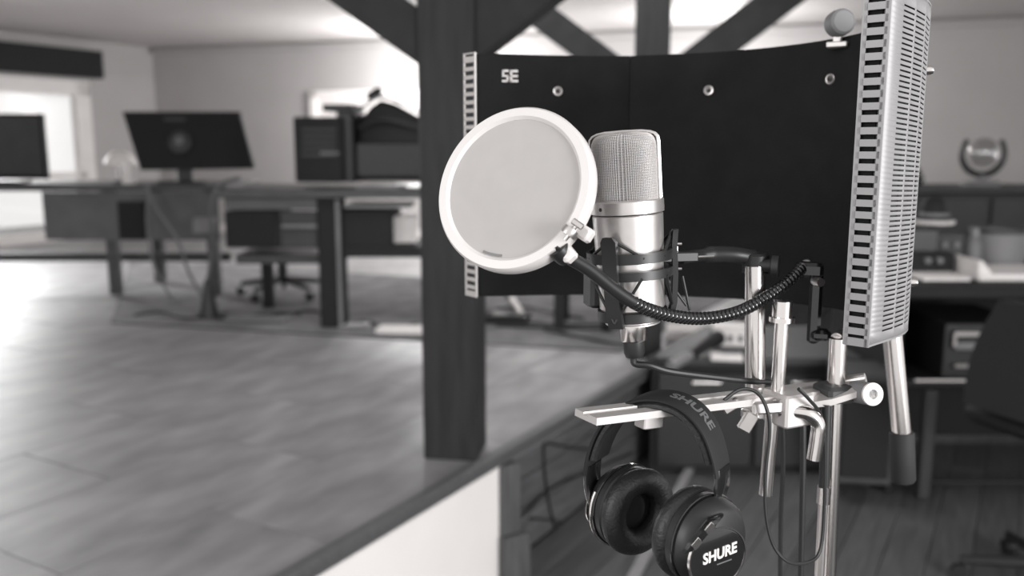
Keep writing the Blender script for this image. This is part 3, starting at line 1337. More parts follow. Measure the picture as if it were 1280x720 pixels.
def band(i0, i1, t0, t1, wid, name, mat, par=hd, edge_round=.0012):
    rings = []
    for i in range(i0, i1 + 1):
        p, n = ap[i], arch_n(i)
        f = (i - i0) / (i1 - i0)
        wd = wid(f) if callable(wid) else wid
        rings.append([hp((p + n * o).x, w_, (p + n * o).z) for o, w_ in
                      ((t0, -wd * .85), (t0, wd * .85), (t0 + (t1 - t0) * .3, wd), (t0 + (t1 - t0) * .7, wd), (t1, wd * .85), (t1, -wd * .85), (t0 + (t1 - t0) * .7, -wd), (t0 + (t1 - t0) * .3, -wd))])
    return MB().loft(rings).build(name, mat, par, angle=40)


NA = len(ap) - 1
hb = band(12, NA - 12, 0, .0035, lambda f: .0145 + .003 * math.sin(math.pi * f), 'headband', 'black_matt')
band(16, NA - 16, -.007, 0.0002, lambda f: .0135 + .003 * math.sin(math.pi * f), 'band_pad', 'leatherette')
for s in (0, 1):
    i0, i1 = (3, 14) if s == 0 else (NA - 14, NA - 3)
    o = band(i0, i1, -.001, .0042, .0125, 'slider', 'black_gloss')


# lettering over the headband
def on_band(x, y, z):
    L = 0.0
    i = NA // 2 + 10
    target = x
    step = 1 if target >= 0 else -1
    while abs(L) < abs(target) and 1 < i < NA - 1:
        L += step * (ap[i + step] - ap[i]).length
        i += step
    p, n = ap[i], arch_n(i)
    # fine position
    rest = target - L
    d = (ap[min(i + 1, NA)] - ap[max(i - 1, 0)]).normalized()
    p = p + d * rest
    q = p + n * (.0036 + z)
    return hp(q.x, y, q.z)


text_mb('SHURE', 0.0145, on_band, .0003, .0004).build('lettering', 'print_grey', hb, smooth=False)


def cup(sgn, ac, zc):
    """ear cup; sgn +1 faces its outside along +A"""
    D = AC * sgn
    c = HC + AC * ac + ZZ * (zc + .10 * ac)
    rC = .0375
    up = (ZZ - D * ZZ.dot(D)).normalized()
    b = MB()
    b.lathe(c, D, [(0, -.004), (rC * .93, -.004), (rC * .98, -.002), (rC * .98, .004), (rC * .95, .0055), (rC * .95, .0075), (rC * .97, .0085), (rC * .94, .014), (rC * .82, .020), (rC * .72, .022), (0, .0225)], 56, 1.0, up)
    o = b.build('ear_cup', 'black_plastic', hd)
    b = MB()
    # ear pad: torus like
    pr = []
    for k in range(20):
        a = 2 * math.pi * k / 20
        pr.append((rC * .74 + rC * .30 * math.cos(a), -.011 - .0105 * math.sin(a)))
    b.lathe(c, D, pr, 56, 1.0, up, closed=True)
    b.build('ear_pad', 'leatherette', hd)
    b = MB()
    b.lathe(c, D, [(rC * .6, -.0042), (rC * .3, -.0052), (0, -.0056)], 40, 1.0, up)
    b.build('ear_cloth', 'black_matt', o)
    b = MB()
    b.lathe(c, D, [(rC * 1.0, .0045), (rC * 1.015, .0052), (rC * 1.015, .0062), (rC * 1.0, .0068)], 56, 1.0, up, closed=True)
    b.build('cup_ring', 'black_gloss', o)
    # oval plate
    b = MB()
    wv = D.cross(up)
    pc_ = c + D * .0212 + (WC * -.003 - up * .008 if sgn > 0 else WC * 0)
    b.lathe(pc_, D, [(0, .0022), (rC * .60, .0018), (rC * .64, .0012), (rC * .64, 0)], 48, 1.30, wv + up * .3)
    pl_ = b.build('oval_plate', 'black_gloss', hd)
    b = MB()
    b.lathe(pc_, D, [(rC * .64, 0), (rC * .64, .0020), (rC * .665, .0020), (rC * .67, 0)], 48, 1.30, wv + up * .3, closed=True)
    b.build('plate_rim', 'chrome', pl_)
    if sgn > 0:
        X = (ZZ.cross(D)).normalized()

        def fn(x, y, z):
            xx, yy = x * math.cos(.03) - y * math.sin(.03), x * math.sin(.03) + y * math.cos(.03)
            return pc_ + D * (.0024 + z) + X * (xx + .001) + up * (yy + .0035)
        text_mb('SHURE', 0.0125, fn, .0003, .0004).build('lettering', 'print_white', pl_, smooth=False)

        def fn2(x, y, z):
            return pc_ + D * (.0022 + z) + X * (x + .0065) + up * (y - .0045)
        b = MB()
        b.prism([fn2(-.0085, -.0008, 0), fn2(.008, -.0008, 0), fn2(.008, .0002, 0), fn2(-.0085, .0002, 0)], D * .0003)
        b.build('underline', 'print_grey', pl_, smooth=False)
    # yoke from the slider down over the cup
    if sgn > 0:
        pts = smooth_path([hp(.0465, 0, .030), hp(.0445, -.002, .018), U(895, 646, .641), U(878, 667, .629), U(858, 690, .625)], 6)
    else:
        pts = smooth_path([hp(-.064, 0, .014), hp(-.058, 0, .000), c + D * .026 + up * .004, c + D * .0235 - up * .010], 6)
    rings = []
    nn = len(pts)
    for i, p in enumerate(pts):
        wd = .0085 - .0025 * i / (nn - 1)
        if i > nn - 4:
            wd *= .8
        rings.append([p - WC * wd - D * .0015, p + WC * wd - D * .0015, p + WC * wd * .9 + D * .0018, p - WC * wd * .9 + D * .0018])
    MB().loft(rings).build('yoke', 'black_gloss', hd)
    b = MB()
    dd = (pts[-1] - pts[-8]).normalized()
    for k, f in enumerate((-9, -4)):
        p = pts[f] + D * .0022
        Rm = Matrix((dd, D.cross(dd), D)).transposed()
        b.box(p, (.0085, .0075, .0012), Rm, .0003)
    b.build('hinge_plate', 'chrome', hd)
    # chrome strip imitating a highlight on the side rim
    b = MB()
    pts = [c + (up * math.sin(t) + wv * math.cos(t)) * rC * 1.0 + D * .0085 for t in [math.radians(x) for x in range(150, 262, 8)]]
    b.tube(pts, .0016, 8)
    b.build('rim_highlight', 'chrome', o)


cup(-1, -.043, .004)
cup(1, .043, .001)


# ================================================================ CABLES
def cable(name, pts, r, label, cat='cable', mat='cable', group=None, n=8):
    P = smooth_path(pts, 10)
    o = MB().tube(P, r, n).build(name, mat)
    return tag(o, label, cat, group)


o = thing('microphone_cable', U(797, 430, MY), 'black cable plugged into the underside of the silver microphone', 'cable')
pl0, pl1 = ma(425), ma(446)
b = MB()
b.lathe(pl1, AX, [(0, 0), (.0075, 0), (.0092, .004), (.0095, (pl0 - pl1).length)], 24)
b.build('plug', 'black_plastic', o)
b = MB()
b.tube(smooth_path([pl1 + AX * .002, pl1 - AX * .006, U(812, 457, .748), U(836, 464, .752), U(880, 470, .765), U(935, 476, .785), U(975, 480, .81), U(1000, 500, .83), U(1004, 560, .83), U(1000, 760, .83)], 8), .0030, 10)
b.build('lead', 'cable', o)
cable('looped_cable', [U(905, 500, .735), U(925, 487, .74), U(945, 490, .74), U(958, 510, .735), U(962, 540, .735), U(957, 590, .735), U(957, 640, .735), U(966, 680, .735), U(985, 702, .735), U(1010, 703, .745), U(1025, 688, .755), U(1030, 640, .76), U(1031, 560, .758), U(1026, 520, .755), U(1012, 500, .74), U(998, 486, .735)], .0016, 'thin black cable looping down beside the chrome pole')
cable('hanging_cable', [U(978, 530, .80), U(979, 580, .80), U(976, 650, .80), U(975, 740, .80)], .0022, 'black cable hanging straight down from the clamp block')
c0 = Z(676, 556, -0.05)


def rw(px, py):
    """point just before the boarded riser"""
    d = ray(px, py)
    n = EN
    p = edge(0, 0.046, 0)
    t = (p - CAM).dot(n) / d.dot(n)
    return CAM + d * t


cable('wall_cable', [rw(762, 563), rw(735, 562), rw(700, 557), rw(683, 554), rw(680, 562), rw(682, 600), rw(690, 645), rw(703, 690), rw(718, 740)], .0045, 'thin black cable bent down over the dark boards under the platform')
cable('wall_cable', [rw(632, 640) - EN * .06, rw(655, 634) - EN * .02, rw(680, 617), rw(705, 602), rw(740, 588), rw(790, 566)], .005, 'black cable running slantwise from the support post along the boards')
cable('wall_cable', [rw(662, 648), rw(690, 650), rw(716, 655), rw(745, 657)], .004, 'thin lower cable on the boards beside the black wall socket')
b = MB()
q = rw(716, 664)
b.box(q, (.030, .012, .038), RZ(EDEG), .003)
tag(b.build('wall_socket', 'black_plastic'), 'small black socket on the boards under the platform', 'socket')

# pale batten leaning behind the headphones
b = MB()
q0, q1 = Z(795, 716, LOW + .012), Z(868, 575, LOW + .012)
dv = (q1 - q0)
b.box((q0 + q1) / 2, (dv.length * 1.1, .035, .022), RZ(math.degrees(math.atan2(dv.y, dv.x))), .002)
tag(b.build('wooden_batten', 'pale_wood'), 'pale wooden batten lying on the dark floor boards behind the headphones', 'batten')

# ================================================================ LOW BLACK CABINET beyond the stand
YC = 3.62
r = thing('equipment_cabinet', V((U(960, 570, YC).x, YC + .3, LOW)), 'low black equipment cabinet against the platform edge behind the chrome stand', 'cabinet')
xr = U(1078, 470, YC).x
zt = U(960, 452, YC).z


def edge_x(y, off=0.03):
    """x beside the platform edge at that distance"""
    t = (y - E0.y) / ED.y
    return E0.x + ED.x * t + off


def cabinet_slab(y0, y1, ins, z0, z1):
    return MB().prism([(edge_x(y0) + ins, y0, z0), (xr - ins, y0, z0), (xr - ins, y1, z0), (edge_x(y1) + ins, y1, z0)], (0, 0, z1 - z0))


cabinet_slab(YC + .02, YC + .66, .02, LOW + .001, zt - .015).build('body', 'black_matt', r)
cabinet_slab(YC, YC + .68, 0.0, zt - .015, zt + .015).build('top', 'dark_grey', r)
xl = edge_x(YC) - .02
w3 = (xr - xl - .10) / 2
for k in range(2):
    cx_ = xl + .07 + w3 * (k + .5)
    b = MB()
    b.box((cx_, YC + .012, (zt + LOW) / 2 - .01), (w3 - .012, .022, zt - LOW - .09), None, .004)
    d = b.build('door', 'black_plastic', r)
    b = MB()
    b.cyl((cx_ - .06, YC - .004, zt - .09), (cx_ + .06, YC - .004, zt - .09), .006, n=10)
    b.build('handle', 'steel', d)
ZT = zt + .015


def on_cab(px, py):
    return Z(px, py, ZT)


q = on_cab(912, 440)
r = thing('power_strip', q, 'white power strip on the black cabinet beside the chrome tube', 'power strip')
b = MB()
q0 = on_cab(918, 432)
b.box(q0 + V((0, 0, .045)), (.19, .07, .088), RZ(-6), .006)
b.build('case', 'white_paint', r)
for k in range(4):
    b = MB()
    b.box(q0 + RZ(-6) @ V((-.07 + k * .045, -.037, .04)), (.022, .006, .03), RZ(-6), .002)
    b.build('outlet', 'mid_grey', r)
b = MB()
b.box(q0 + RZ(-6) @ V((0, 0.0, .094)), (.21, .10, .010), RZ(-6), .003)
b.build('lid', 'paper', r)
r = thing('card_box', on_cab(908, 449), 'small flat white box lying in front of the power strip', 'box')
b = MB()
b.box(on_cab(908, 449) + V((0, 0, .010)), (.13, .085, .018), RZ(-10), .002)
b.build('body', 'paper', r)
b = MB()
b.box(on_cab(912, 447) + V((0, 0, .0205)), (.075, .04, .002), RZ(-10), .0005)
b.build('label_print', 'light_grey', r, smooth=False)
b = MB()
r = thing('torch', on_cab(866, 440), 'black rod shaped torch with pale end lying across the cabinet corner', 'torch')
t0, t1, t2 = U(838, 458, 3.45), U(862, 444, 3.55), U(898, 422, 3.75)
b.tube([t1, t1.lerp(t2, .1), t1.lerp(t2, .8), t1.lerp(t2, .85), t2], [.024, .026, .026, .034, .034], 16)
b.build('barrel', 'black_plastic', r)
MB().cyl(t0, t1, .022, n=16).build('pale_end', 'light_grey', r)
b = MB()
pp = U(872, 388, 4.3)
b.box(V((pp.x, pp.y, .03)), (.30, .2, .05), RZ(-10), .004)
tag(b.build('paper_stack', 'paper'), 'stack of white paper lying on the carpet behind the microphone', 'paper')
b = MB()
pp = Z(848, 404, 0.01)

# dark upright speaker right of the cabinet
r = thing('speaker_cabinet', V((U(1083, 560, 3.3).x, 3.42, LOW)), 'dark grey speaker cabinet on the floor between the chrome pole and the grip tube', 'speaker')
b = MB()
pbox(b, 1054, 470, 1112, 606, 3.3, .26, -8, .006)
b.build('body', 'dark_grey', r)
b = MB()
pbox(b, 1058, 478, 1108, 598, 3.285, .02, -8, .004)
b.build('grille', 'black_matt', r)

# ================================================================ RIGHT HAND DESK AND SHELF
YD = 3.3
LZ = LOW
dxl, dxr = U(1132, 372, YD).x, U(1132, 372, YD).x + 1.5
dz = U(1200, 366, YD).z
r = thing('work_desk', V(((dxl + dxr) / 2, YD + .4, LZ)), 'black work desk with a lower shelf at the right, carrying trays', 'desk')
b = MB(); b.box(((dxl + dxr) / 2, YD + .4, dz), (dxr - dxl, .8, .045), None, .005); b.build('desk_top', 'black_matt', r)
b = MB(); b.box((dxl + .02, YD + .42, (dz + LZ) / 2), (.03, .7, dz - LZ - .04), None, .003); b.build('side_panel', 'black_matt', r)
b = MB(); b.box((dxr - .03, YD + .42, (dz + LZ) / 2), (.03, .7, dz - LZ - .04), None, .003); b.build('side_panel', 'black_matt', r)
b = MB(); b.box(((dxl + dxr) / 2, YD + .76, (dz + LZ) / 2), (dxr - dxl - .08, .02, dz - LZ - .06), None, .003); b.build('back_panel', 'black_matt', r)
zs = U(1195, 484, YD).z
b = MB(); b.box(((dxl + dxr) / 2, YD + .40, zs), (dxr - dxl - .08, .68, .03), None, .003); b.build('lower_shelf', 'black_plastic', r)
b = MB(); b.cyl((U(1150, 483, YD).x, YD + .05, zs + .012), (U(1242, 486, YD).x, YD + .05, zs + .012), .008, n=8); b.build('shelf_edge', 'steel', r)
b = MB(); b.box((U(1166, 560, YD).x, YD + .06, (zs + LZ) / 2 - .01), (.045, .045, zs - LZ - .03), None, .003); b.build('leg', 'dark_grey', r)
b = MB(); b.cyl((dxl + .05, YD + .1, LZ + .05), (dxr - .05, YD + .1, LZ + .05), .014, n=8); b.build('foot_rail', 'black_matt', r)
# amplifier with silver trims inside the desk
r = thing('rack_amplifier', V((U(1225, 470, YD).x, YD + .3, zs + .015)), 'black rack amplifier with three silver trims on the desk shelf', 'amplifier')
ah = U(1225, 406, YD + .05).z
ax0, ax1 = U(1182, 470, YD + .05).x, U(1290, 470, YD + .05).x
b = MB(); b.box(((ax0 + ax1) / 2, YD + .3, (zs + .016 + ah) / 2), (ax1 - ax0, .44, ah - zs - .016), None, .004); b.build('case', 'black_plastic', r)
for x0, x1, y, h in ((1193, 1260, 417, .022), (1193, 1250, 432, .03), (1193, 1236, 457, .016)):
    b = MB()
    a0, a1 = U(x0, y, YD + .06), U(x1, y, YD + .06)
    b.box((a0 + a1) / 2, ((a1 - a0).length, .02, h), None, .003)
    b.build('trim_bar', 'steel' if h != .03 else 'mid_grey', r)
b = MB()
a0 = U(1193, 424, YD + .06)
b.box(a0, (.012, .02, .06), None, .003)
b.build('trim_bar', 'steel', r)
# trays and book on the desk
dt = dz + .0235


def on_desk(px, py, Y):
    p = U(px, py, Y)
    return V((p.x, Y, dt))


r = thing('white_tray', on_desk(1260, 350, YD + .15), 'white shallow tray with a raised corner on the black desk', 'tray')
tx0, tx1 = U(1224, 350, YD + .12).x, U(1330, 350, YD + .12).x
b = MB(); b.box(((tx0 + tx1) / 2, YD + .26, dt + .016), (tx1 - tx0, .28, .030), None, .006); b.build('tray_base', 'white_paint', r)
b = MB(); b.prism([(tx0, YD + .13, dt + .03), (tx0 + .055, YD + .13, dt + .03), (tx0 + .012, YD + .13, dt + .082), (tx0, YD + .13, dt + .082)], (0, .24, 0)); b.build('raised_corner', 'white_paint', r)
b = MB(); bx0, bx1 = U(1154, 350, YD + .12).x, U(1214, 350, YD + .12).x
b.box(((bx0 + bx1) / 2, YD + .22, dt + .010), (bx1 - bx0, .2, .016), None, .003)
tag(b.build('white_folder', 'paper'), 'thin white folder lying on the black desk left of the tray', 'folder')
r = thing('grey_basket', on_desk(1254, 330, YD + .35), 'grey rounded basket standing behind the white tray on the desk', 'basket')
c = V((U(1256, 320, YD + .5).x, YD + .55, dt + .001))
b = MB(); b.lathe(c, (0, 0, 1), [(0, 0), (.085, 0), (.10, .01), (.115, .12), (.118, .16), (.112, .16), (.10, .02), (0, .015)], 32); b.build('basin', 'light_grey', r)
b = MB(); b.lathe(c + V((0, 0, .16)), (0, 0, 1), [(.112, -.006), (.125, -.006), (.125, .012), (.112, .012)], 32, closed=True); b.build('rim', 'dark_grey', r)
r = thing('spray_bottle', on_desk(1222, 330, YD + .4), 'pale bottle with a dark cap standing left of the grey basket', 'bottle')
c = V((U(1219, 330, YD + .4).x, YD + .42, dt + .001))
b = MB(); b.lathe(c, (0, 0, 1), [(0, 0), (.028, 0), (.030, .006), (.030, .10), (.022, .13), (.014, .14), (.014, .15), (0, .15)], 24); b.build('bottle_body', 'mid_grey', r)
b = MB(); b.lathe(c + V((0, 0, .15)), (0, 0, 1), [(.016, 0), (.017, .03), (.010, .036), (0, .036)], 20); b.build('bottle_cap', 'light_grey', r)
# dark gadgets on the desk
for k, (x0, y0, x1, y1, yy, m, lab) in enumerate(((1132, 286, 1172, 345, .35, 'black_plastic', 'tall black instrument case beside the silver screen edge on the desk'),
                                                  (1174, 292, 1206, 345, .38, 'dark_grey', 'dark grey instrument case left of the pale bottle'),
                                                  (1140, 318, 1200, 346, .24, 'black_matt', 'low black instrument case behind the white folder'))):
    r = thing('instrument_case', on_desk((x0 + x1) / 2, y1, YD + yy), lab, 'case')
    a0, a1 = U(x0, y0, YD + yy), U(x1, y1, YD + yy)
    hgt = max(.03, a0.z - dt)
    b = MB(); b.box(((a0.x + a1.x) / 2, YD + yy + .05 * (k + 1) / 3 + .03, dt + hgt / 2 + .0005), (a1.x - a0.x, .08, hgt), RZ(6 * k - 6), .008); b.build('case_body', m, r)
    for q in range(2):
        b = MB(); b.lathe(((a0.x + a1.x) / 2 + (q - .5) * .05, YD + yy - .012 + .03, dt + hgt * .7), (0, -1, 0), [(.012, -.02), (.012, .006), (0, .008)], 14); b.build('dial', 'mid_grey', r)

# sideboard against the wall with ornament
YS = 5.0
sx0, sx1 = U(1120, 234, YS).x, U(1120, 234, YS).x + 1.6
sz = U(1200, 234, YS).z
r = thing('sideboard', V(((sx0 + sx1) / 2, YS + .22, LZ)), 'tall dark grey sideboard behind the desk at the right wall', 'sideboard')
b = MB(); b.box(((sx0 + sx1) / 2, YS + .25, (sz + LZ) / 2 - .02), (sx1 - sx0 - .04, .44, sz - LZ - .04), None, .005); b.build('body', 'cabinet_paint', r)
b = MB(); b.box(((sx0 + sx1) / 2, YS + .24, sz - .017), (sx1 - sx0, .50, .034), None, .005); b.build('top', 'dark_grey', r)
for k in range(3):
    w = (sx1 - sx0 - .1) / 3
    b = MB(); b.box((sx0 + .05 + w * (k + .5), YS + .02, sz - .16), (w - .02, .025, .20), None, .004); d = b.build('drawer', 'cabinet_paint', r)
    b = MB(); b.lathe((sx0 + .05 + w * (k + .5), YS + .008, sz - .16), (0, -1, 0), [(.008, 0), (.008, .012), (.018, .016), (.014, .026), (0, .028)], 14); b.build('knob', 'brass_dull', d)
oc = V((U(1231, 196, YS + .2).x, YS + .22, sz))
r = thing('globe_ornament', oc, 'glass ball in a dark open ring on a pale base, on the sideboard', 'ornament')
b = MB()
oz = U(1231, 195, YS + .2).z
rr0 = .125
pts = [V((oc.x + rr0 * math.sin(math.radians(a)), oc.y, oz + .015 - rr0 * math.cos(math.radians(a)))) for a in range(-128, 129, 8)]
b.tube(pts, [.009 + .011 * math.cos(math.radians(a) * .5) for a in range(-128, 129, 8)], 12)
b.build('open_ring', 'black_plastic', r)
b = MB(); b.lathe((oc.x, oc.y, oz + .02), (0, 0, 1), [(0, -.085)] + [(.085 * math.cos(math.radians(a)), .085 * math.sin(math.radians(a))) for a in range(-75, 76, 15)] + [(0, .085)], 28); b.build('glass_ball', 'ornament_glass', r)
b = MB(); b.lathe((oc.x, oc.y, sz + .0005), (0, 0, 1), [(0, 0), (.11, 0), (.11, .018), (.09, .026), (.03, .03), (.02, max(.03, oz - .11 - sz)), (0, max(.031, oz - .109 - sz))], 28); b.build('base', 'light_grey', r)
oc = V((U(1145, 225, YS + .2).x, YS + .2, sz))
r = thing('dark_vase', oc, 'small dark vase at the end of the sideboard beside the silver screen', 'vase')
b = MB(); b.lathe(oc + V((0, 0, .0005)), (0, 0, 1), [(0, 0), (.03, 0), (.045, .03), (.04, .06), (.02, .08), (.028, .10), (.022, .10), (.015, .08), (0, .07)], 24); b.build('pot', 'black_gloss', r)
b = MB(); b.lathe(oc + V((0, 0, .088)), (0, 0, 1), [(.0185, -.003), (.0235, -.003), (.0235, .003), (.0185, .003)], 24, closed=True); b.build('neck_ring', 'dark_grey', r)
# round hat on a white plate on a stand on the desk
r = thing('black_hat', on_desk(1166, 275, YD + .55), 'round black hat on a pale plate above the desk clutter', 'hat')
c = U(1166, 276, YD + .55)
b = MB(); b.lathe(c + V((0, 0, .006)), (0, 0, 1), [(0, 0), (.075, 0), (.078, .006), (.055, .012), (.052, .05), (.04, .085), (.02, .10), (0, .103)], 28); b.build('crown', 'black_matt', r)
b = MB(); b.lathe(c + V((0, 0, .006)), (0, 0, 1), [(.052, .014), (.0555, .014), (.0545, .03), (.051, .03)], 28, closed=True); b.build('hat_band', 'mid_grey', r)
r = thing('plate_stand', V((c.x, c.y, dt)), 'pale round plate on a dark column carrying the black hat', 'stand')
b = MB(); b.lathe(c - V((0, 0, .012)), (0, 0, 1), [(0, 0), (.085, 0), (.092, .01), (.088, .016), (0, .017)], 28); b.build('plate', 'white_paint', r)
b = MB(); b.lathe((c.x, c.y, dt), (0, 0, 1), [(0, 0.0005), (.06, 0.0005), (.06, .012), (.02, .02), (.018, c.z - dt - .014), (.03, c.z - dt - .012), (0, c.z - dt - .012)], 20); b.build('column', 'black_matt', r)

# office chair at the right edge
YO = 2.55
r = thing('office_chair', V((U(1290, 560, YO).x, YO, LZ)), 'black office chair with tilted back at the right edge before the desk', 'chair')
cx = U(1350, 545, YO).x
sz_ = U(1240, 535, YO).z
b = MB(); b.box((cx, YO + .05, sz_), (.42, .44, .07), RZ(20), .025); b.build('seat', 'black_matt', r)
b = MB()
a0, a1 = U(1258, 520, YO), U(1306, 385, YO)
R = RZ(20)
rings = []
for i in range(9):
    t = i / 8
    p = a0.lerp(a1, t) + R @ V((.02, 0, 0))
    w = .15 + .03 * math.sin(math.pi * t)
    rings.append([p + R @ V((-.03, -w, 0)), p + R @ V((.03, -w, 0)), p + R @ V((.03, w, 0)), p + R @ V((-.03, w, 0))])
b.loft(rings)
b.build('backrest', 'black_matt', r)
MB().cyl((cx, YO + .05, LZ + .09), (cx, YO + .05, sz_ - .03), .03, n=14).build('gas_lift', 'black_plastic', r)
for k in range(5):
    a = 2 * math.pi * k / 5 + .3
    d = V((math.cos(a), math.sin(a), 0))
    c = V((cx, YO + .05, LZ + .10))
    lg_ = MB().tube([c, c + d * .27 - V((0, 0, .03))], [.022, .014], 10).build('leg', 'black_plastic', r)
    MB().lathe(c + d * .27 + V((0, 0, -.072)), d.cross(V((0, 0, 1))), [(0, -.012), (.026, -.012), (.026, .012), (0, .012)], 14).build('caster', 'black_plastic', lg_)

# ================================================================ LEFT: DESKS ON THE PLATFORM
DR = -9.0


def desk(name, x0, x1, ytop, Y, dep, label, parts):
    pass


# ---- long table at the left
YA = 5.45
za = U(130, 232, YA).z
x0, x1 = U(-90, 230, YA).x, U(282, 230, YA).x
r = thing('long_table', V(((x0 + x1) / 2, YA + .35, 0)), 'long grey table with a front panel by the glazed door', 'table')
b = MB(); b.box(((x0 + x1) / 2, YA + .38, za - .015), (x1 - x0, .76, .04), None, .005); b.build('table_top', 'desk_wood', r)
b = MB(); pbox(b, 52, 240, 275, 300, YA + .05, .02); b.build('front_panel', 'desk_grey', r)
b = MB(); pbox(b, 146, 252, 182, 300, YA + .02, .03, 0, .003); b.build('drawer_front', 'black_matt', r)
for px in (135, 262):
    p = U(px, 330, YA)
    b = MB(); b.box((p.x, YA + .09, za / 2 - .0075), (.065, .065, za - .036), None, .004); b.build('leg', 'desk_wood', r)
for px in (150,):
    p = U(px, 330, YA)
    b = MB(); b.box((p.x, YA + .62, za / 2 - .0075), (.065, .065, za - .036), None, .004); b.build('leg', 'desk_wood', r)
b = MB(); q = U(60, 322, YA + .3)
b.box(((x0 + x1) / 2, YA + .34, q.z), (x1 - x0 - .2, .05, .055), None, .004); b.build('foot_rail', 'dark_grey', r)
ta_ = za + .0055

# ---- dark screen at the left end of it
r = thing('flat_screen', V((U(22, 225, YA).x, YA + .3, ta_)), 'dark flat screen standing at the left end of the long table', 'screen')
b = MB(); pbox(b, -40, 142, 60, 224, YA + .25, .05, -6, .006); b.build('screen_case', 'black_matt', r)
b = MB(); pbox(b, -36, 146, 56, 219, YA + .245, .008, -6, .001); b.build('panel', 'dark_grey', r)
c = U(10, 225, YA + .28)
b = MB(); b.box((c.x, YA + .30, ta_ + .008), (.22, .16, .014), RZ(-6), .004); b.build('base', 'black_plastic', r)
# ---- monitor seen from behind
YM = YA + .15
r = thing('computer_monitor', V((U(240, 222, YM).x, YM + .1, ta_)), 'dark computer monitor seen from behind, leaning on the long table', 'monitor')
poly = [U(176, 213, YM), U(318, 211, YM), U(299, 140, YM + .08), U(153, 140, YM + .08)]
b = MB(); b.prism(poly, (0, .035, 0.004)); b.build('back_shell', 'black_matt', r)
b = MB()
cc = U(226, 178, YM + .03)
b.lathe(cc + V((0, -.004, 0)), V((0, -1, .35)), [(.075, -.03), (.072, .012), (.05, .02), (0, .022)], 28)
b.build('hinge_hub', 'dark_grey', r)
b = MB(); b.lathe(cc + V((0, -.026, .012)), V((0, -1, .35)), [(.03, -.004), (.03, .004), (0, .005)], 20); b.build('hub_cap', 'mid_grey', r)
b = MB(); b.box((cc.x, YM + .07, (cc.z + ta_) / 2), (.10, .03, cc.z - ta_ - .004), None, .006); b.build('stand_neck', 'black_plastic', r)
b = MB(); b.box((cc.x, YM + .06, ta_ + .008), (.30, .18, .014), None, .005); b.build('base', 'black_plastic', r)
b = MB(); pbox(b, 205, 147, 232, 151, YM + .06, .004); b.build('vent', 'dark_grey', r)
# ---- desk lamp / mug group left of monitor
c = V((U(152, 222, YM + .1).x, YM + .1, ta_ + .0005))
r = thing('white_desk_lamp', c, 'small white desk lamp with rounded shade left of the monitor', 'lamp')
b = MB(); b.lathe(c, (0, 0, 1), [(0, 0), (.06, 0), (.06, .012), (.015, .02), (.012, .13), (0, .13)], 20); b.build('base', 'dark_grey', r)
b = MB(); b.lathe(c + V((0, 0, .12)), (0.1, 0, 1), [(.10, 0), (.085, .04), (.05, .075), (0, .085)], 24); b.build('lamp_shade', 'white_paint', r)
c = V((U(166, 222, YM).x, YM - .06, ta_ + .0005))
r = thing('white_mug', c, 'white mug on the long table between lamp and monitor', 'mug')
b = MB(); b.lathe(c, (0, 0, 1), [(0, 0), (.035, 0), (.04, .01), (.042, .13), (.038, .13), (.036, .012), (0, .01)], 24); b.build('mug_body', 'white_paint', r)
b = MB(); b.tube([c + V((-.04, 0, .10)), c + V((-.065, 0, .09)), c + V((-.065, 0, .05)), c + V((-.04, 0, .035))], .006, 8); b.build('handle', 'white_paint', r)

# ---- second desk
YB = 4.5
zb = U(400, 240, YB).z
x0, x1 = U(268, 240, YB).x, U(600, 240, YB).x
r = thing('studio_desk', V(((x0 + x1) / 2, YB + .35, 0)), 'dark studio desk with drawers and stout legs, left of the near timber post', 'desk')
b = MB(); b.box(((x0 + x1) / 2, YB + .36, zb - .01), (x1 - x0, .74, .045), None, .005); b.build('desk_top', 'desk_wood', r)
b = MB(); pbox(b, 280, 240, 398, 262, YB + .05, .03); b.build('front_panel', 'desk_grey', r)
b = MB(); pbox(b, 280, 264, 346, 310, YB + .04, .34, 0, .005); dr = b.build('drawer', 'black_matt', r)
b = MB(); pbox(b, 350, 264, 398, 310, YB + .06, .03, 0, .003); d2 = b.build('drawer', 'dark_grey', r)
MB().cyl(U(352, 283, YB + .045), U(396, 283, YB + .045), .009, n=10).build('handle', 'light_grey', d2)
b = MB(); a0 = U(412, 330, YB); w = .128
b.box((a0.x, YB + .09, (zb - .026) / 2), (w, .12, zb - .036), None, .006); b.build('leg', 'black_matt', r)
b = MB(); a1 = U(421, 250, YB - .001)
b.box((a0.x + .045, YB + .022, (zb - .026) / 2), (.022, .02, zb - .05), None, .003); b.build('edge_strip', 'mid_grey', r)
for px, dy in ((590, .08), (292, .62), (590, .62)):
    p = U(px, 330, YB)
    b = MB(); b.box((p.x, YB + dy, (zb - .026) / 2), (.06, .06, zb - .036), None, .004); b.build('leg', 'black_matt', r)
b = MB(); p = U(340, 322, YB + .2)
b.box(((x0 + a0.x) / 2, YB + .3, p.z), (a0.x - x0 - .1, .34, .05), None, .004); b.build('low_shelf', 'desk_wood', r)
b = MB(); pbox(b, 426, 262, 490, 322, YB + .06, .4, 0, .006); b.build('cupboard', 'black_matt', r)
b = MB(); pbox(b, 426, 308, 600, 322, YB + .05, .4, 0, .004); b.build('low_shelf', 'black_matt', r)
b = MB(); pbox(b, 430, 256, 512, 260, YB + .02, .3, 0, .002); b.build('keyboard_tray', 'light_grey', r)
tb_ = zb + .013
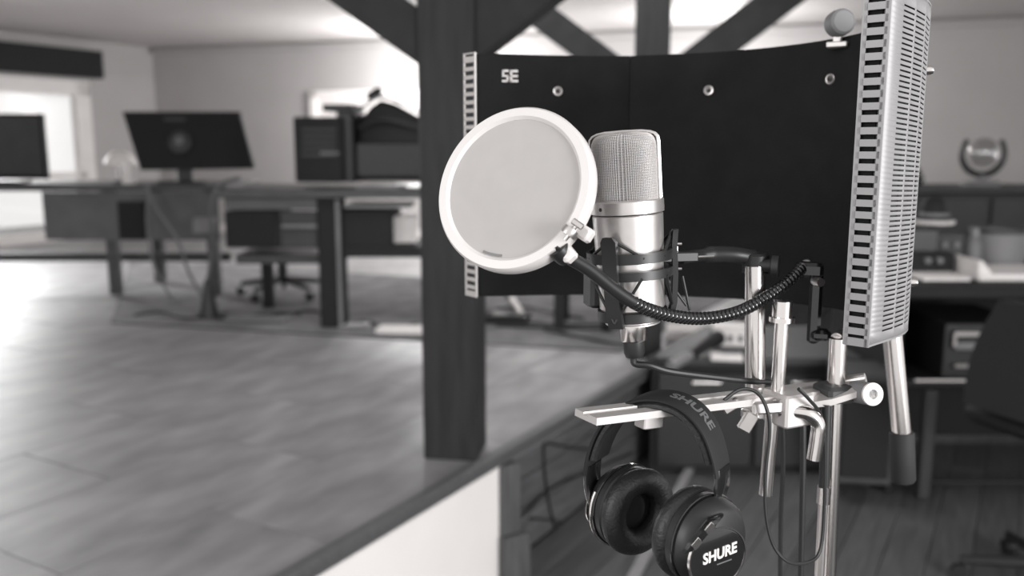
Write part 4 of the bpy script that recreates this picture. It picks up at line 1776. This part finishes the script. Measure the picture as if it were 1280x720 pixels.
# tower computer
c = V((U(400, 224, YB + .2).x, YB + .3, tb_))
r = thing('tower_computer', c, 'black tower computer standing on the studio desk', 'computer')
b = MB(); pbox(b, 365, 146, 428, 228, YB + .12, .40, -6, .006); b.build('case', 'black_matt', r)
a0 = U(396, 228, YB + .12)
for k in range(5):
    b = MB(); pbox(b, 376, 160 + 8 * k, 420, 164 + 8 * k, YB + .112, .012, -6, .001); b.build('vent_slat', 'dark_grey', r)
b = MB(); pbox(b, 400, 190, 424, 193, YB + .105, .012, -6, .001); b.build('drive_slot', 'mid_grey', r)
b = MB(); pbox(b, 420, 140, 442, 228, YB + .16, .36, -6, .006); b.build('side_panel', 'black_plastic', r)
# equipment bag with gable top
c = V((U(482, 224, YB + .3).x, YB + .4, tb_))
r = thing('equipment_bag', c, 'bulging black equipment bag with pale piping on the studio desk', 'bag')
Yb = YB + .22
R = RZ(-6)
outline = [(447, 226), (447, 165), (449, 150), (460, 134), (474, 124), (490, 128), (512, 140), (530, 150), (534, 168), (534, 226)]
rings = []
for dd, ins in ((0.0, .88), (.02, .97), (.06, 1.0), (.26, 1.0), (.32, .93)):
    rg = []
    cc = U(484, 184, Yb)
    for x, y in outline:
        p = U(x, y, Yb)
        q = cc + (p - cc) * ins
        q.z = max(q.z, tb_ + .001)
        rg.append(q + V((0, dd, 0)))
    rings.append(rg)
MB().loft(rings).build('bag_body', 'black_matt', r, angle=60)
b = MB(); b.tube(smooth_path([U(432, 150, Yb - .01), U(450, 137, Yb - .01), U(474, 121, Yb - .01), U(500, 128, Yb - .01), U(526, 142, Yb - .01)], 6), .009, 8); b.build('piping', 'mid_grey', r)
b = MB(); b.box(U(468, 117, Yb + .06), (.085, .04, .04), Matrix.Rotation(-.5, 3, 'Y'), .008); b.build('handle', 'black_matt', r)
b = MB(); pbox(b, 444, 178, 526, 222, Yb - .012, .03, 0, .008); b.build('front_pocket', 'black_plastic', r)
b = MB(); b.tube(smooth_path([U(448, 160, Yb - .005), U(480, 150, Yb - .02), U(522, 160, Yb - .005)], 6), .014, 8); b.build('zip_bulge', 'leatherette', r)
b = MB(); pbox(b, 402, 130, 440, 139, YB + .2, .25, -6, .004)
tag(b.build('flat_box', 'black_plastic'), 'flat black box lying on top of the tower computer', 'box')
# papers on the desk
b = MB(); p = U(476, 236, YB + .1); b.box((p.x, YB + .12, tb_ + .008), (.22, .16, .014), RZ(-12), .002)
tag(b.build('notebook', 'light_grey'), 'pale notebook lying before the equipment bag on the studio desk', 'notebook')
# white framed board on the back wall
r = thing('wall_board', bw(3.0, -.03, 1.2), 'white framed board on the back wall behind the equipment bag', 'board')
sA = min((abs(proj(bw(k * .02, 0, 1.3))[0] - 389), k * .02) for k in range(300))[1]
sB = min((abs(proj(bw(k * .02, 0, 1.3))[0] - 560), k * .02) for k in range(300))[1]
q0 = bw(sA, -.03, 0)
zt_ = U(389, 114, q0.y).z
zb_ = zt_ - .9
b = MB(); b.prism([bw(sA + .04, -.02, zb_), bw(sB, -.02, zb_), bw(sB, -.004, zb_), bw(sA + .04, -.004, zb_)], (0, 0, zt_ - zb_)); b.build('panel', 'white_riser', r, smooth=False)
for s0, s1, z0, z1 in ((sA, sA + .07, zb_, zt_), (sB - .07, sB, zb_, zt_), (sA, sB, zt_ - .07, zt_), (sA, sB, zb_, zb_ + .07)):
    b = MB(); b.prism([bw(s0, -.045, z0), bw(s1, -.045, z0), bw(s1, -.003, z0), bw(s0, -.003, z0)], (0, 0, z1 - z0)); b.build('frame', 'white_riser', r, smooth=False)

# white block imitating the bright light patch under the desk and paper on the carpet
b = MB(); a0, a1 = U(488, 282, YB + .5), U(540, 312, YB + .5)
b.box(((a0.x + a1.x) / 2, YB + .28, (U(500, 308, YB + .05).z + .0)), (.001, .001, .001))
r = thing('light_patch_block', V(((a0.x + a1.x) / 2, YB + .3, 0)), 'white block standing in for the bright light patch beside the timber post', 'stand-in')
zsf = U(500, 308, YB + .05).z + .002
b = MB(); b.box((U(506, 300, YB + .25).x, YB + .25, zsf + .07), (.13, .16, .135), RZ(6), .003); b.build('patch_body', 'paper', r)
b = MB(); b.box((U(506, 300, YB + .25).x, YB + .25, zsf + .140), (.135, .165, .006), RZ(6), .001); b.build('patch_lid', 'white_paint', r)
b = MB(); p = Z(502, 416, 0.012); b.box(p + V((0, .06, .006)), (.26, .13, .022), RZ(-4), .003)
tag(b.build('white_box', 'paper'), 'flat white box on the carpet beside the foot of the timber post', 'box')
b = MB(); p = Z(440, 410, 0.012); b.box(p + V((0, .06, .002)), (.16, .10, .014), RZ(8), .003)
tag(b.build('white_adapter', 'light_grey'), 'small pale adapter on the carpet by the stout desk leg', 'adapter')

# studio chair behind the desk: seat and star base with casters
cc = V((U(352, 380, YB + .95).x, YB + 1.0, .009))
r = thing('swivel_chair', cc, 'black swivel chair with star base seen under the studio desk', 'chair')
b = MB(); b.box(cc + V((0, 0, .43)), (.42, .40, .07), RZ(10), .02); b.build('seat', 'black_matt', r)
MB().cyl(cc + V((0, 0, .10)), cc + V((0, 0, .40)), .03, n=14).build('gas_lift', 'black_plastic', r)
for k in range(5):
    a = 2 * math.pi * k / 5 + .55
    d = V((math.cos(a), math.sin(a), 0))
    c = cc + V((0, 0, .11))
    lg_ = MB().tube([c, c + d * .27 - V((0, 0, .035))], [.024, .014], 10).build('leg', 'black_plastic', r)
    MB().lathe(c + d * .275 + V((0, 0, -.082)), d.cross(V((0, 0, 1))), [(0, -.014), (.027, -.014), (.027, .014), (0, .014)], 14).build('caster', 'black_plastic', lg_)

# hanging cables of the long table
YK = YA - .12
cable('desk_cable', [U(182, 232, YK), U(196, 262, YK), U(222, 300, YK), U(236, 340, YK), U(262, 385, YK - .15)], .010, 'pale cable hanging slantwise from the monitor to the carpet', mat='mid_grey')
cable('desk_cable', [U(186, 232, YK), U(184, 280, YK), U(192, 330, YK), U(214, 372, YK), U(226, 392, YK - .1)], .009, 'grey cable hanging straight below the monitor edge', mat='mid_grey')
cable('desk_cable', [U(300, 222, YK - .2), U(274, 232, YK - .2), U(264, 262, YK - .2), U(266, 310, YK - .2), U(258, 360, YK - .2), U(262, 392, YK - .2)], .011, 'thick grey cable dropping between the two desks', mat='mid_grey')
b = MB(); p = U(256, 282, YK - .1); b.box(p, (.13, .05, .10), RZ(10), .012)
tag(b.build('cable_box', 'light_grey'), 'pale junction box hanging among the cables between the desks', 'junction box')
b = MB(); p = Z(262, 396, .009)
b.lathe(V((p.x, p.y, .009)), (0, 0, 1), [(0, 0), (.055, 0), (.05, .03), (.028, .15), (.02, .2), (0, .21)], 20)
tag(b.build('black_cone', 'black_plastic'), 'small black cone shaped stand foot on the carpet among the cables', 'stand foot')
b = MB(); p = Z(318, 402, .012); b.box(p + V((0, .05, .004)), (.34, .09, .026), RZ(-5), .004)
tag(b.build('extension_block', 'mid_grey'), 'grey extension block lying on the carpet edge before the studio desk', 'power strip')
for k, (px, py, ln) in enumerate(((215, 398, .5), (300, 398, .6), (370, 396, .5), (470, 410, .4))):
    p = Z(px, py, .014)
    pts = []
    for i in range(9):
        t = i / 8
        pts.append(V((p.x + (t - .5) * ln, p.y + .10 + .09 * math.sin(t * 7 + k * 2), .0135)))
    cable('floor_cable', pts, .006, ('black cable snaking on the carpet beneath the long table', 'black cable lying beside the grey extension block', 'black cable snaking at the foot of the desk drawers', 'black cable lying between stout leg and timber post')[k], group=None)

# ================================================================ UNDER THE SCREEN, on the carpet
p = Z(640, 404, .009)
r = thing('foot_pedal', V((p.x, p.y, .009)), 'flat black foot pedal on the carpet beside the near timber post', 'pedal')
b = MB(); b.box(V((p.x - .03, p.y + .05, .028)), (.24, .14, .036), RZ(-6), .006); b.build('pedal_base', 'black_matt', r)
b = MB(); b.box(V((p.x - .03, p.y + .04, .052)), (.15, .10, .010), Matrix.Rotation(.06, 3, 'X'), .003); b.build('treadle', 'black_plastic', r)
# instrument stand with dark leg and silver foot
p = Z(699, 412, .009)
r = thing('side_table', V((p.x, p.y, .009)), 'dark side table whose leg shows below the black screen', 'table')
zt2 = .60
b = MB(); b.box((p.x + .12, p.y + .12, zt2), (.34, .34, .035), RZ(-9), .005); b.build('table_top', 'black_matt', r)
for dx, dy in ((0, 0), (.24, -.04), (.04, .24), (.28, .20)):
    b = MB(); b.box((p.x + dx - .12 * (dx > 0) * 0, p.y + dy, .009 + (zt2 - .018) / 2), (.052, .052, zt2 - .03), RZ(-9), .004); b.build('leg', 'black_matt', r)
p = Z(652, 397, .009)
r = thing('keyboard_stand', V((p.x, p.y, .009)), 'folding stand with a bright tube foot near the floor below the screen', 'stand')
q0, q1 = U(638, 372, p.y + .05), V((p.x, p.y, .03))
MB().cyl(q0, q1, .020, n=14).build('tube_foot', 'steel', r)
MB().cyl(q1 - V((.0, 0, .0)), q1 + V((.05, -.01, -.008)), .016, n=12).build('rubber_tip', 'rubber', r)
MB().cyl(q0, q0 + (q0 - q1) * 3.2, .020, n=14).build('stand_tube', 'black_plastic', r)
for k, pts in enumerate(([(612, 397), (650, 402), (700, 406), (750, 405), (790, 402)], [(620, 407), (680, 409), (740, 411), (800, 405)], [(680, 412), (720, 420), (760, 428), (800, 433)], [(620, 386), (660, 384), (690, 390), (730, 398)])):
    cable('carpet_cable', [Z(x, y, .0145) for x, y in pts], .0065, ('long black cable on the carpet from the pedal to the microphone', 'second black cable close before the long one on the carpet', 'dark cable curving off the carpet side table leg toward the tiles', 'short black cable behind the silver tube foot')[k])
